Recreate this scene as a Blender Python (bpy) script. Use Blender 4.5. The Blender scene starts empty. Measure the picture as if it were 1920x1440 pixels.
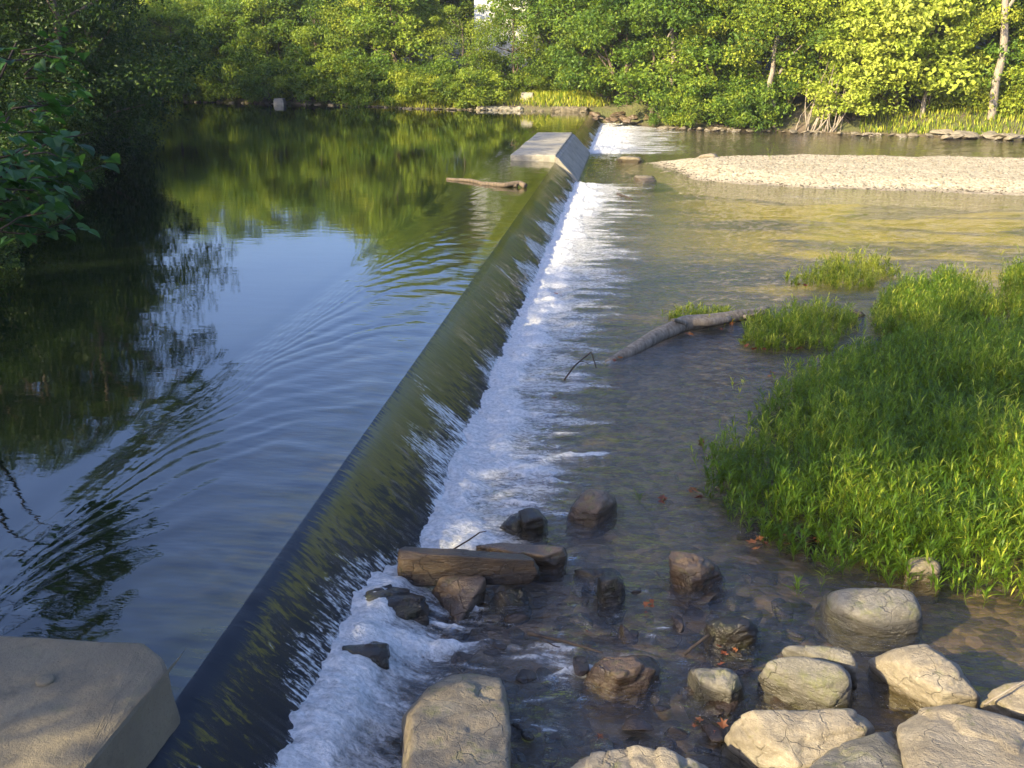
import bpy, bmesh, math, random
import numpy as np
from mathutils import Vector, Matrix, noise as mnoise

# ------------------------------------------------------------------ camera
S = bpy.context.scene
CAMX, CAMH, FPX = 2.72, 4.0, 1850.0
PITCH = math.atan(620/1850.); YAW = math.atan(225/math.hypot(620, 1850))
cam_d = bpy.data.cameras.new('camera'); cam = bpy.data.objects.new('camera', cam_d)
S.collection.objects.link(cam)
cam.location = (CAMX, 0, CAMH)
cam.rotation_euler = (math.pi/2-PITCH, 0, YAW)
cam_d.sensor_width = 36; cam_d.lens = 36*FPX/1920
cam_d.clip_start = 0.05; cam_d.clip_end = 2000
S.camera = cam
# ------------------------------------------------------------------ light
SUN_EL = math.radians(25); SUN_AZ = math.radians(225)
w = bpy.data.worlds.new('World'); S.world = w; w.use_nodes = True
wn = w.node_tree; bg = wn.nodes['Background']
sky = wn.nodes.new('ShaderNodeTexSky'); sky.sky_type = 'NISHITA'; sky.sun_disc = False
sky.sun_elevation = SUN_EL; sky.sun_rotation = SUN_AZ
sky.air_density = 1.0; sky.dust_density = 4.0; sky.ozone_density = 5.0
tnt = wn.nodes.new('ShaderNodeMix'); tnt.data_type = 'RGBA'; tnt.blend_type = 'MULTIPLY'; tnt.inputs[0].default_value = 1   # camera white balance of the sky light
tnt.inputs[7].default_value = (1.0, .97, 1.12, 1); wn.links.new(sky.outputs[0], tnt.inputs[6]); wn.links.new(tnt.outputs[2], bg.inputs[0]); bg.inputs[1].default_value = 0.14
sd = bpy.data.lights.new('sun', 'SUN'); sun = bpy.data.objects.new('sun', sd)
S.collection.objects.link(sun); sd.energy = 5.0; sd.angle = math.radians(0.6); sd.color = (1, 0.83, 0.50)
sdir = Vector((math.sin(SUN_AZ)*math.cos(SUN_EL), math.cos(SUN_AZ)*math.cos(SUN_EL), math.sin(SUN_EL)))
sun.rotation_euler = sdir.to_track_quat('Z', 'Y').to_euler(); sun.location = (-30, -30, 40)
S.view_settings.view_transform = 'Standard'; S.view_settings.look = 'None'
S.view_settings.exposure = 1.62; S.view_settings.gamma = 1
S.cycles.max_bounces = 8; S.cycles.transparent_max_bounces = 8
S.cycles.caustics_reflective = False; S.cycles.caustics_refractive = False

# ------------------------------------------------------------------ helpers
_p, _y = PITCH, YAW
FW = np.array([-math.sin(_y)*math.cos(_p), math.cos(_y)*math.cos(_p), -math.sin(_p)])
RT = np.array([math.cos(_y), math.sin(_y), 0]); UP = np.cross(RT, FW)
def pt(px, py, z):                      # survey helper: point at height z seen in that direction
    d = FW*FPX+RT*(px-960)-UP*(py-720); t = (z-CAMH)/d[2]
    return np.array([CAMX, 0, CAMH])+d*t
def ptY(px, py, Y):
    d = FW*FPX+RT*(px-960)-UP*(py-720); t = Y/d[1]
    return np.array([CAMX, 0, CAMH])+d*t
ZL, ZU = -0.8, 0.0                      # lower river level, pool level

def hsh(i, j, k):
    n = (i.astype(np.int64)*374761393+j.astype(np.int64)*668265263+k.astype(np.int64)*2147483647) & 0xffffffff
    n = ((n ^ (n >> 13))*1274126177) & 0xffffffff
    n = (n ^ (n >> 16))
    return (n & 0xffff)/65535.0
def vn(x, y, z=0.0):                    # value noise, 0..1
    x, y, z = np.broadcast_arrays(np.asarray(x, float), np.asarray(y, float), np.asarray(z, float))
    i, j, k = np.floor(x), np.floor(y), np.floor(z)
    u, v, s = x-i, y-j, z-k
    u = u*u*(3-2*u); v = v*v*(3-2*v); s = s*s*(3-2*s)
    r = 0
    for a in (0, 1):
        for b in (0, 1):
            for c in (0, 1):
                r = r+hsh(i+a, j+b, k+c)*(u if a else 1-u)*(v if b else 1-v)*(s if c else 1-s)
    return r
def fbm(x, y, z=0.0, o=4, g=0.5):
    r = 0; a = 1; t = 0; f = 1
    for q in range(o):
        r = r+a*vn(x*f+q*17.3, y*f+q*9.1, np.asarray(z)*f+q*5.7); t += a; a *= g; f *= 2.03
    return r/t
def sstep(a, b, x):
    t = np.clip((x-a)/(b-a), 0, 1); return t*t*(3-2*t)

def mesh_np(name, V, F, mat=None, smooth=False, attrs=None):
    V = np.asarray(V, np.float32); F = np.asarray(F, np.int32); k = F.shape[1]
    me = bpy.data.meshes.new(name)
    me.vertices.add(len(V)); me.vertices.foreach_set('co', V.ravel())
    me.loops.add(F.size); me.loops.foreach_set('vertex_index', F.ravel())
    me.polygons.add(len(F)); me.polygons.foreach_set('loop_start', np.arange(0, F.size, k, dtype=np.int32))
    me.polygons.foreach_set('loop_total', np.full(len(F), k, np.int32))
    me.polygons.foreach_set('use_smooth', np.full(len(F), smooth))
    me.update(calc_edges=True)
    for n, a in (attrs or {}).items():
        at = me.attributes.new(n, 'FLOAT', 'POINT'); at.data.foreach_set('value', np.asarray(a, np.float32))
    if mat: me.materials.append(mat)
    return me
def obj(name, me, parent=None, loc=None):
    o = bpy.data.objects.new(name, me); S.collection.objects.link(o)
    if parent: o.parent = parent
    if loc is not None: o.location = loc
    return o
def tag(o, label, cat, group=None, kind=None):
    if label: o['label'] = label
    if cat: o['category'] = cat
    if group: o['group'] = group
    if kind: o['kind'] = kind
    return o
def struct(o): o['kind'] = 'structure'; return o
def empty(name, loc, label, cat, group=None, rz=0, sc=1.0):
    o = bpy.data.objects.new(name, None); S.collection.objects.link(o)
    o.location = loc; o.rotation_euler = (0, 0, rz); o.scale = (sc,)*3 if not hasattr(sc, '__len__') else sc
    return tag(o, label, cat, group)
def grid(xs, ys, zf):
    X, Y = np.meshgrid(xs, ys); Z = zf(X, Y)
    V = np.stack([X.ravel(), Y.ravel(), Z.ravel()], 1)
    n, m = len(xs), len(ys)
    a = (np.arange(m-1)[:, None]*n+np.arange(n-1)[None, :]).ravel()
    return V, np.stack([a, a+1, a+n+1, a+n], 1)
def boxmesh(name, pts8, mat, bevel=0.02, sub=0, disp=0.0, seed=0):   # convex solid from points
    bm = bmesh.new()
    vs = [bm.verts.new(p) for p in pts8]
    r = bmesh.ops.convex_hull(bm, input=vs)
    bmesh.ops.delete(bm, geom=[g for g in set(r['geom_interior']+r['geom_unused']) if isinstance(g, bmesh.types.BMVert) and g.is_valid], context='VERTS')
    bmesh.ops.dissolve_limit(bm, angle_limit=0.02, verts=bm.verts, edges=bm.edges)
    if bevel: bmesh.ops.bevel(bm, geom=bm.edges[:], offset=bevel, segments=2, affect='EDGES', profile=0.6)
    if sub:
        bmesh.ops.triangulate(bm, faces=bm.faces)
        for _ in range(sub):
            L = [e for e in bm.edges if e.calc_length() > 0.12]
            if not L: break
            bmesh.ops.subdivide_edges(bm, edges=L, cuts=1, use_grid_fill=True)
            bmesh.ops.triangulate(bm, faces=bm.faces)
        for v in bm.verts:
            v.co += mnoise.noise_vector(v.co*4+Vector((seed, 0, 0)))*disp+mnoise.noise_vector(v.co*17+Vector((seed, 0, 0)))*disp*.4
    bmesh.ops.recalc_face_normals(bm, faces=bm.faces)
    me = bpy.data.meshes.new(name); bm.to_mesh(me); bm.free(); me.materials.append(mat)
    return me
def box8(x0, x1, y0, y1, z0, z1): return [(x, y, z) for x in (x0, x1) for y in (y0, y1) for z in (z0, z1)]

# ---- tubes (trunks, logs, twigs)
def tube(path, radii, seg=8, wob=0.0, seed=0):
    P = np.asarray(path, float); R = np.asarray(radii, float); n = len(P)
    T = np.gradient(P, axis=0); T /= np.linalg.norm(T, axis=1)[:, None]+1e-9
    ref = np.array([0, 0, 1.]) if abs(T[:, 2]).mean() < .8 else np.array([1., 0, 0])
    A = np.cross(T, ref); A /= np.linalg.norm(A, axis=1)[:, None]+1e-9; B = np.cross(T, A)
    th = np.linspace(0, 2*np.pi, seg, endpoint=False)
    ring = P[:, None]+(A[:, None]*np.cos(th)[None, :, None]+B[:, None]*np.sin(th)[None, :, None])*R[:, None, None]
    if wob:
        q = ring.reshape(-1, 3); d = (fbm(q[:, 0]*6+seed, q[:, 1]*6, q[:, 2]*3, 3)-.5)*wob
        ring = (P[:, None]+(ring-P[:, None])*(1+d.reshape(n, seg, 1)/1.0))
    V = ring.reshape(-1, 3)
    F = []
    for i in range(n-1):
        for j in range(seg):
            k = (j+1) % seg
            F.append((i*seg+j, i*seg+k, (i+1)*seg+k, (i+1)*seg+j))
    V = np.vstack([V, P[:1], P[-1:]]); a, b = len(V)-2, len(V)-1
    for j in range(seg):
        k = (j+1) % seg
        F.append((a, k, j, j)); F.append((b, (n-1)*seg+j, (n-1)*seg+k, (n-1)*seg+k))
    return V, F
def join_tubes(ts, name, mat):
    bm = bmesh.new()
    for V, F in ts:
        vs = [bm.verts.new(v) for v in V]
        for f in F:
            f = list(dict.fromkeys(f))
            try: fa = bm.faces.new([vs[i] for i in f]); fa.smooth = True
            except ValueError: pass
    me = bpy.data.meshes.new(name); bm.to_mesh(me); bm.free(); me.materials.append(mat); return me
def curve_pts(a, b, n, bend, rng):
    a, b = np.array(a, float), np.array(b, float); t = np.linspace(0, 1, n)[:, None]
    L = np.linalg.norm(b-a); m = rng.normal(0, 1, 3)*bend*L
    return a+(b-a)*t+m*(np.sin(t*np.pi))+rng.normal(0, .012*L, (n, 3))*np.sin(t*np.pi)

# ------------------------------------------------------------------ materials
class NB:
    def __init__(s, name):
        s.m = bpy.data.materials.new(name); s.m.use_nodes = True; s.t = s.m.node_tree; s.t.nodes.clear()
        s.out = s.n('OutputMaterial')
    def n(s, typ, ins=None, **kw):
        o = s.t.nodes.new('ShaderNode'+typ)
        for k, v in kw.items(): setattr(o, k, v)
        for k, v in (ins or {}).items():
            if isinstance(v, bpy.types.NodeSocket): s.t.links.new(v, o.inputs[k])
            elif v is not None: o.inputs[k].default_value = v
        return o
    def pos(s, scale=(1, 1, 1), rot=(0, 0, 0), world=False):
        src = s.n('NewGeometry').outputs['Position'] if world else s.n('TexCoord').outputs['Object']
        return s.n('Mapping', {0: src, 2: rot, 3: scale}).outputs[0]
    def noise(s, vec, scale, detail=4, rough=.55, dist=0.0):
        return s.n('TexNoise', {'Vector': vec, 'Scale': scale, 'Detail': detail, 'Roughness': rough, 'Distortion': dist}).outputs[0]
    def ramp(s, f, stops):
        r = s.n('ValToRGB', {0: f}); e = r.color_ramp.elements
        while len(e) < len(stops): e.new(0.5)
        for q, (p, c) in zip(e, stops): q.position = p; q.color = (*c, 1) if len(c) == 3 else c
        return r.outputs[0]
    def fr(s, f, a, b): return s.n('MapRange', {0: f, 1: a, 2: b, 3: 0.0, 4: 1.0}, clamp=True).outputs[0]
    def math(s, op, a, b=0.5, clamp=False): return s.n('Math', {0: a, 1: b}, operation=op, use_clamp=clamp).outputs[0]
    def mix(s, f, a, b, bt='MIX'):
        m = s.n('Mix', data_type='RGBA', blend_type=bt)
        for k, v in ((0, f), (6, a), (7, b)):
            if isinstance(v, bpy.types.NodeSocket): s.t.links.new(v, m.inputs[k])
            else: m.inputs[k].default_value = v if k == 0 else ((*v, 1) if len(v) == 3 else v)
        return m.outputs[2]
    def bump(s, h, st, dist, normal=None):
        d = {'Height': h, 'Strength': st, 'Distance': dist}
        if normal: d['Normal'] = normal
        return s.n('Bump', d).outputs[0]
    def bsdf(s, **k): return s.n('BsdfPrincipled', {a.replace('_', ' '): v for a, v in k.items()}).outputs[0]
    def mixs(s, f, a, b): return s.n('MixShader', {0: f, 1: a, 2: b}).outputs[0]
    def done(s, sh): s.t.links.new(sh, s.out.inputs[0]); return s.m
    def attr(s, n): return s.n('Attribute', attribute_name=n).outputs['Fac']

def C(*c): return (*c, 1)
def rock_mat(name, c1, c2, c3, moss=0.0, wet=-0.66, rough=.8, bump=.5):
    b = NB(name); p = b.pos(world=True)
    n1 = b.noise(p, 3.2, 6, .6); n2 = b.noise(p, 22, 5, .65); n3 = b.noise(p, 90, 2, .5)
    n4 = b.noise(b.pos((1, 1, 5), (0.3, .2, 0), world=True), 7, 5, .7, 1.0)
    col = b.ramp(n1, [(.3, c1), (.55, c2), (.75, c3)])
    col = b.mix(b.math('MULTIPLY', b.fr(n4, .42, .7), .45), col, (c1[0]*.75, c1[1]*.7, c1[2]*.6))
    col = b.mix(b.fr(n2, .35, .75), b.mix(.35, col, (0.03, .025, .02)), col)
    col = b.mix(b.math('MULTIPLY', b.fr(n3, .55, .75), .3), col, (c3[0]*1.3, c3[1]*1.3, c3[2]*1.25))
    wv = b.n('VectorMath', {0: p, 1: b.n('VectorMath', {0: b.n('TexNoise', {'Vector': p, 'Scale': 4.0, 'Detail': 4.0}).outputs[1], 1: (.35, .35, .35)}, operation='MULTIPLY').outputs[0]}, operation='ADD').outputs[0]
    ce = b.n('TexVoronoi', {'Vector': wv, 'Scale': 3.2}, feature='DISTANCE_TO_EDGE').outputs['Distance']
    ck = b.math('MULTIPLY', b.fr(ce, .022, .0), b.fr(n1, .42, .58)); col = b.mix(b.math('MULTIPLY', ck, .5), col, (.02, .016, .01))
    col = b.mix(b.math('MULTIPLY', b.fr(b.noise(p, 1.7, 3, .6), .55, .68), .45), col, tuple(x*.42 for x in c1))
    if moss: col = b.mix(b.math('MULTIPLY', b.fr(b.noise(p, 5, 5, .7), .62-moss*.25, .72), .75), col, (.10, .11, .02))
    z = b.n('SeparateXYZ', {0: b.n('NewGeometry').outputs['Position']}).outputs[2]
    zz = b.math('ADD', z, b.math('MULTIPLY', n1, -.12))
    wf = b.fr(zz, wet+.0, wet-.06)          # wet band, splash line
    col = b.mix(b.math('MULTIPLY', wf, .72), col, (c1[0]*.25, c1[1]*.22, c1[2]*.16))
    rg = b.math('SUBTRACT', rough, b.math('MULTIPLY', wf, rough-.22))
    h = b.math('ADD', b.math('MULTIPLY', n2, .6), b.math('MULTIPLY', n4, 1.0)); h = b.math('ADD', h, b.math('SUBTRACT', b.math('MULTIPLY', n3, .2), b.math('MULTIPLY', ck, .6)))
    return b.done(b.bsdf(Base_Color=col, Roughness=rg, Normal=b.bump(h, bump+.2, .03)))
M_ROCK_PALE = rock_mat('pale_rock', (.18, .15, .10), (.27, .23, .16), (.33, .30, .22), .15, wet=-.74)
M_ROCK_GREY = rock_mat('grey_rock', (.10, .095, .075), (.19, .175, .14), (.27, .25, .20), .45, wet=-.68, bump=.6)
M_ROCK_TAN = rock_mat('tan_rock', (.15, .12, .075), (.23, .19, .12), (.30, .26, .17), .3, wet=-.70)
M_ROCK_BROWN = rock_mat('brown_rock', (.09, .055, .03), (.15, .10, .055), (.20, .15, .09), .3, wet=-.68, rough=.5)
M_ROCK_DARK = rock_mat('dark_wet_rock', (.03, .024, .016), (.055, .042, .024), (.09, .07, .035), .5, wet=-.5, rough=.35)
M_ROCK_PLANK = rock_mat('brown_slab_rock', (.035, .02, .008), (.075, .043, .015), (.12, .08, .03), 0.1, wet=-.6, rough=.45)
M_BED_STONE = rock_mat('submerged_stone', (.06, .04, .025), (.11, .075, .045), (.17, .12, .075), .3, wet=-.5, rough=.4)

def concrete_mat(name, c, stain=(.10, .085, .06)):
    b = NB(name); p = b.pos(world=True)
    n1 = b.noise(p, 1.6, 6, .6); n2 = b.noise(p, 30, 4, .7); n3 = b.noise(p, 160, 2)
    col = b.ramp(n1, [(.3, tuple(x*.7 for x in c)), (.6, c), (.8, tuple(x*1.15 for x in c))])
    col = b.mix(b.math('MULTIPLY', b.fr(n2, .5, .8), .5), col, stain)
    col = b.mix(b.math('MULTIPLY', b.fr(b.noise(p, 6, 5, .7), .55, .75), .4), col, (.12, .12, .05))
    col = b.mix(b.math('MULTIPLY', b.fr(b.noise(b.pos((1, .5, 1), (0, 0, .5), world=True), 2.6, 6, .75, .8), .52, .62), .5), col, tuple(x*.45 for x in c))
    pit = b.n('TexVoronoi', {'Vector': p, 'Scale': 38.0}).outputs['Distance']; col = b.mix(b.math('MULTIPLY', b.fr(pit, .22, .08), .6), col, tuple(x*.35 for x in c))
    h = b.math('ADD', n2, b.math('MULTIPLY', n3, .3))
    return b.done(b.bsdf(Base_Color=col, Roughness=.9, Normal=b.bump(h, .5, .02)))
M_CONC = concrete_mat('weathered_concrete', (.165, .137, .085))
M_CONC_PALE = concrete_mat('pale_concrete', (.30, .275, .21))

def leaf_mat(name, a, b_, c, trans=.35, rough=.5):
    b = NB(name); t = b.attr('tint'); rnd = b.n('ObjectInfo').outputs['Random']
    f = b.math('ADD', t, b.math('MULTIPLY', b.math('SUBTRACT', rnd, .5), .5))
    col = b.ramp(f, [(.1, a), (.5, b_), (.9, c)])
    d = b.bsdf(Base_Color=col, Roughness=rough, **{'Specular_IOR_Level': .25})
    tr = b.n('BsdfTranslucent', {0: b.mix(.5, col, (c[0]*1.2, c[1]*1.25, c[2]*.6))}).outputs[0]
    return b.done(b.mixs(trans, d, tr))
M_LEAF_GREEN = leaf_mat('green_leaves', (.03, .075, .010), (.11, .19, .018), (.27, .33, .03))
M_LEAF_FRESH = leaf_mat('fresh_leaves', (.06, .12, .015), (.19, .26, .02), (.34, .37, .035))
M_LEAF_YELLOW = leaf_mat('yellow_green_leaves', (.14, .20, .02), (.27, .34, .035), (.42, .46, .07))
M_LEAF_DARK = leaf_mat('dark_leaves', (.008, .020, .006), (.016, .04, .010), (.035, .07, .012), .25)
M_LEAF_BANK = leaf_mat('shade_toned_leaves', (.008, .024, .005), (.02, .05, .008), (.055, .095, .012), .3)  # shade of the left bank is put into this darker leaf colour
M_LEAF_AUTUMN = leaf_mat('browning_leaves', (.012, .024, .006), (.03, .045, .009), (.085, .06, .012), .3)
M_LEAF_BROAD = leaf_mat('broad_leaves', (.015, .05, .012), (.035, .10, .02), (.07, .17, .03), .4, .5)
M_GRASS = leaf_mat('water_plant_leaves', (.025, .07, .005), (.11, .195, .011), (.50, .49, .06), .45)
def bark_mat(name, a, c):
    b = NB(name); p = b.pos((1, 1, .25), world=True)
    n = b.noise(p, 14, 6, .65); n2 = b.noise(b.pos(world=True), 3, 4)
    col = b.mix(b.fr(n2, .35, .7), b.ramp(n, [(.35, a), (.65, c)]), b.ramp(n, [(.3, tuple(x*.6 for x in a)), (.7, tuple(x*.9 for x in c))]))
    return b.done(b.bsdf(Base_Color=col, Roughness=.9, Normal=b.bump(n, .7, .03)))
M_BARK = bark_mat('bark', (.06, .045, .03), (.16, .12, .08))
M_BARK_PALE = bark_mat('pale_bark', (.16, .13, .10), (.32, .27, .2))
M_LOG = bark_mat('bleached_log_wood', (.11, .085, .055), (.27, .225, .16))
M_TWIG = bark_mat('wet_dark_twig', (.02, .014, .01), (.05, .035, .025))
M_LITTER = leaf_mat('fallen_leaf', (.08, .022, .012), (.16, .045, .02), (.27, .11, .035), .2)
# ------------------------------------------------------------------ terrain
RIV = np.array([(-4, -3), (-4.6, 5), (-6.6, 12), (-10.5, 20), (-15.5, 32), (-24, 50), (-34, 68), (-46, 84), (-70, 97), (-110, 110), (-110, 122), (-70, 106),
                (-52, 93), (-43.5, 86), (-33, 84.8), (-20, 80.7), (-13, 76.2), (-.5, 74), (2, 73), (5, 69), (13.5, 66.5), (19.5, 64.6), (26, 62.8), (60, 56), (120, 46),
                (120, -2), (30, 1.5), (12, 3.2), (6, 4.0), (3, 4.2), (0.6, 3.6), (-.1, 2.5), (-.1, -3)], float)
def seg_dist(X, Y, poly, closed=True):
    D = np.full(X.shape, 1e9); n = len(poly)
    for i in range(n if closed else n-1):
        a, b = poly[i], poly[(i+1) % n]; e = b-a; L = e@e
        t = np.clip(((X-a[0])*e[0]+(Y-a[1])*e[1])/L, 0, 1)
        D = np.minimum(D, np.hypot(X-a[0]-t*e[0], Y-a[1]-t*e[1]))
    return D
def inside(X, Y, poly):
    r = np.zeros(X.shape, bool); n = len(poly)
    for i in range(n):
        (x1, y1), (x2, y2) = poly[i], poly[(i+1) % n]
        c = ((y1 > Y) != (y2 > Y)) & (X < (x2-x1)*(Y-y1)/((y2-y1)+1e-12)+x1); r ^= c
    return r
BAR = np.array([(3.4, 47.2), (4.2, 45.2), (4.7, 42.6), (5.6, 40.4), (9.2, 38.6), (16.8, 37.4), (28, 36.6), (60, 34), (60, 47), (28, 49.6), (21.3, 50.4), (11, 50.8), (6, 49.2)])
def bank_z(X, Y):
    sd_ = seg_dist(X, Y, RIV); ins = inside(X, Y, RIV); s = np.where(ins, -sd_, sd_)
    base = np.where(X < -.1, 0.0, ZL)
    base = np.where((Y > 73.2), 0.0, base)
    rise = .9*sstep(-.2, 2.5, s)+1.2*sstep(2, 12, s)+.10*np.clip(s-8, 0, 60)+ .10*np.clip(s-30, 0, 200)
    rise = rise*(np.where(Y < 20, .45, 1.0))
    out = base*(1-sstep(0, 6, s))+rise+(fbm(X*.5, Y*.5, 0, 4)-.5)*.5*sstep(-.5, 3, s)-.05
    bedu = -.6-1.6*sstep(2.4, 4.0, -X)
    bedl = ZL-.16-.16*fbm(X*.35, Y*.35, 3, 3)-.22*sstep(14, 30, Y)
    bedl = bedl+(fbm(X*5, Y*5, 1, 3)-.5)*.10
    bed = np.where(X < -.1, bedu, bedl)
    k = sstep(-1.3, .15, s)
    return bed*(1-k)+out*k
def spaced(a, b, d0, d1):
    r = [a]; L = b-a
    while r[-1] < b: r.append(r[-1]+d0+(d1-d0)*(r[-1]-a)/L)
    return np.array(r)
xs = np.concatenate([-spaced(.12, 160, .35, 6)[::-1], spaced(.0, 8, .05, .07), spaced(8.1, 170, .2, 6)])
ys = np.concatenate([-spaced(-4.0, 60, .4, 8)[::-1], spaced(4.1, 14, .06, .1), spaced(14.15, 90, .12, .9), spaced(91, 330, 1.5, 10)])
V, F = grid(xs, ys, bank_z)
b = NB('earth_and_river_bed'); p = b.pos(world=True)
n1 = b.noise(p, .35, 5, .6); n2 = b.noise(p, 9, 5, .65)
vor = b.n('TexVoronoi', {'Vector': b.pos((1, 1, .3), world=True), 'Scale': 9.0, 'Randomness': 1.0}, feature='F1')
vcol = b.n('SeparateColor', {0: vor.outputs['Color']}).outputs[0]
sep = b.n('SeparateXYZ', {0: b.n('NewGeometry').outputs['Position']})
bedc = b.ramp(vcol, [(.0, (.03, .018, .012)), (.35, (.07, .043, .024)), (.7, (.115, .072, .04)), (1, (.17, .115, .07))])
bedc = b.mix(b.fr(n2, .35, .7), b.mix(.6, bedc, (.05, .035, .02)), bedc)
alg = b.mix(b.fr(n2, .3, .7), (.26, .18, .008), (.42, .31, .015))
am = b.math('MULTIPLY', b.fr(b.noise(b.pos((.55, 1.5, 1), (0, 0, .12), world=True), .30, 5, .6, .6), .45, .56), b.fr(sep.outputs[1], 19.0, 24.0))
am = b.math('MULTIPLY', am, b.fr(sep.outputs[0], 3.0, 7.5)); am = b.math('MULTIPLY', am, b.fr(sep.outputs[1], 46.0, 38.0))
bedc = b.mix(am, bedc, alg)
soil = b.ramp(n2, [(.3, (.035, .035, .012)), (.5, (.07, .075, .02)), (.7, (.11, .12, .03))])
soil = b.mix(b.fr(n1, .5, .62), soil, (.12, .09, .06))
zf = b.fr(b.math('ADD', sep.outputs[2], b.math('MULTIPLY', n2, .2)), -.75, -.45)
onX = b.fr(sep.outputs[0], -.2, .1)
zf2 = b.math('MAXIMUM', zf, b.math('SUBTRACT', 1.0, onX))
col = b.mix(zf2, bedc, soil)
hh = b.math('SUBTRACT', b.math('MULTIPLY', n2, .6), vor.outputs['Distance'])
M_EARTH = b.done(b.bsdf(Base_Color=col, Roughness=.9, Normal=b.bump(hh, .6, .04)))
struct(obj('ground', mesh_np('ground', V, F, M_EARTH, True)))

# gravel bar
xs = spaced(2.4, 62, .12, .5); ys = spaced(32, 52, .13, .13)
def bar_z(X, Y):
    d = seg_dist(X, Y, BAR)+ (fbm(X*.8, Y*.8, 7, 3)-.5)*.5; ins = inside(X, Y, BAR); s = np.where(ins, d, -d)
    return ZL-.75+.75*sstep(-1.3, .0, s)+.30*sstep(0, 2.5, s)+(fbm(X*1.2, Y*1.2, 2, 3)-.5)*.10+(fbm(X*7, Y*7, 2, 2)-.5)*.05
V, F = grid(xs, ys, bar_z)
b = NB('river_gravel'); p = b.pos(world=True)
vor = b.n('TexVoronoi', {'Vector': p, 'Scale': 11.0, 'Randomness': 1.0}, feature='F1')
vc = b.n('SeparateColor', {0: vor.outputs['Color']}).outputs[0]
col = b.ramp(vc, [(0, (.22, .185, .11)), (.4, (.34, .29, .185)), (.8, (.40, .35, .23)), (1, (.45, .40, .28))])
col = b.mix(b.math('MULTIPLY', b.fr(b.noise(p, .8, 5, .6), .5, .7), .35), col, (.28, .24, .15))
zz = b.n('SeparateXYZ', {0: b.n('NewGeometry').outputs['Position']}).outputs[2]
col = b.mix(b.math('MULTIPLY', b.fr(zz, ZL+.05, ZL-.02), .75), col, (.10, .07, .04))
M_GRAVEL = b.done(b.bsdf(Base_Color=col, Roughness=.85, Normal=b.bump(b.math('MULTIPLY', vor.outputs['Distance'], -1.0), .8, .05)))
struct(obj('gravel_bar', mesh_np('gravel_bar', V, F, M_GRAVEL, True)))

# ------------------------------------------------------------------ water
def shelf(X): return sstep(-2.75, -2.1, X)
def pool_z(X, Y):
    u = np.clip((-.25-X)/2.05, 0, 1.15)
    warp = (fbm(X*.7, Y*.35, 5, 3)-.5)
    h = -(2.3*u**2+3.3*u**12)+(fbm(X*.9, Y*.9, 12, 3)-.5)*.5
    lam = .62+.010*Y
    ph = 2*np.pi*(Y-h+warp*1.6)/lam
    amp = .0027*shelf(X)*(0.35+1.1*fbm(X*.9, Y*.5, 9, 2))*sstep(0, .6, -X+.1)
    amp = amp*(1-.5*sstep(18, 30, Y))
    z = amp*(np.sin(ph)+.35*np.sin(ph*1.9+warp*6))
    z += .006*shelf(X)*(fbm(X*2.2, Y*5, 3, 3)-.5)
    # abutment standing waves close to the block
    r = np.hypot(X+.4, (Y-5.2))
    z += .0018*np.sin(2*np.pi*(Y*1.0+.25*X+warp*1.6)/.26)*np.exp(-((Y-6.2)/1.0)**2)*(.4+fbm(X*2, Y*2, 1, 2))*(X < -.3)*sstep(-5, -2, X)
    z += -.007*np.exp(-((X+2.55)/.22)**2)*(.6+.8*fbm(X*0, Y*.4, 3, 2))*(Y > 6)
    dip = .035*sstep(-2.0, -.15, X)+.02*sstep(-.5, -.1, X)
    return z-dip+.0025*(fbm(X*1.2, Y*.7, 4, 3)-.5)
XC0 = -.12
xs = np.concatenate([-spaced(2.9, 130, .12, 4)[::-1], -spaced(-XC0, 2.85, .03, .03)[::-1]]); xs[-1] = XC0
ys = np.concatenate([spaced(2.0, 14, .035, .05), spaced(14.05, 78, .055, .45), spaced(79, 126, 1, 3)])
V, F = grid(xs, ys, pool_z)
b = NB('pool_water'); px_ = b.n('SeparateXYZ', {0: b.n('NewGeometry').outputs['Position']})
sh = b.fr(px_.outputs[0], -2.6, -1.2)
n1 = b.noise(b.pos((1, 2.2, 1), world=True), 1.3, 3, .5); n2 = b.noise(b.pos((1, 3, 1), world=True), 6, 3, .5)
hgt = b.math('ADD', b.math('MULTIPLY', n1, b.math('ADD', .25, b.math('MULTIPLY', sh, .8))), b.math('MULTIPLY', n2, b.math('ADD', .03, b.math('MULTIPLY', sh, .16))))
cr = b.math('MULTIPLY', b.fr(px_.outputs[0], -1.3, -.15), b.fr(b.noise(b.pos((1.4, 9, 1), world=True), 1.0, 4, .6), .38, .62))
colw = b.mix(sh, (.006, .010, .004), (.014, .016, .008))
colw = b.mix(b.math('MULTIPLY', cr, .9), colw, (.085, .075, .008))
M_POOL = b.done(b.bsdf(Base_Color=colw, Roughness=.025, IOR=1.8, Normal=b.bump(hgt, .25, .03)))
struct(obj('pool_water', mesh_np('pool_water', V, F, M_POOL, True)))

# toe of the weir / local tail-water height
def tail_z(X, Y):
    near = (1-sstep(7.4, 8.8, Y))*(1-sstep(.62, 1.3, X))
    return ZL+.26*near
def toe_x(Y): return .10+.68*((-.07-tail_z(.3+0*Y, Y))/.73)
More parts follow.
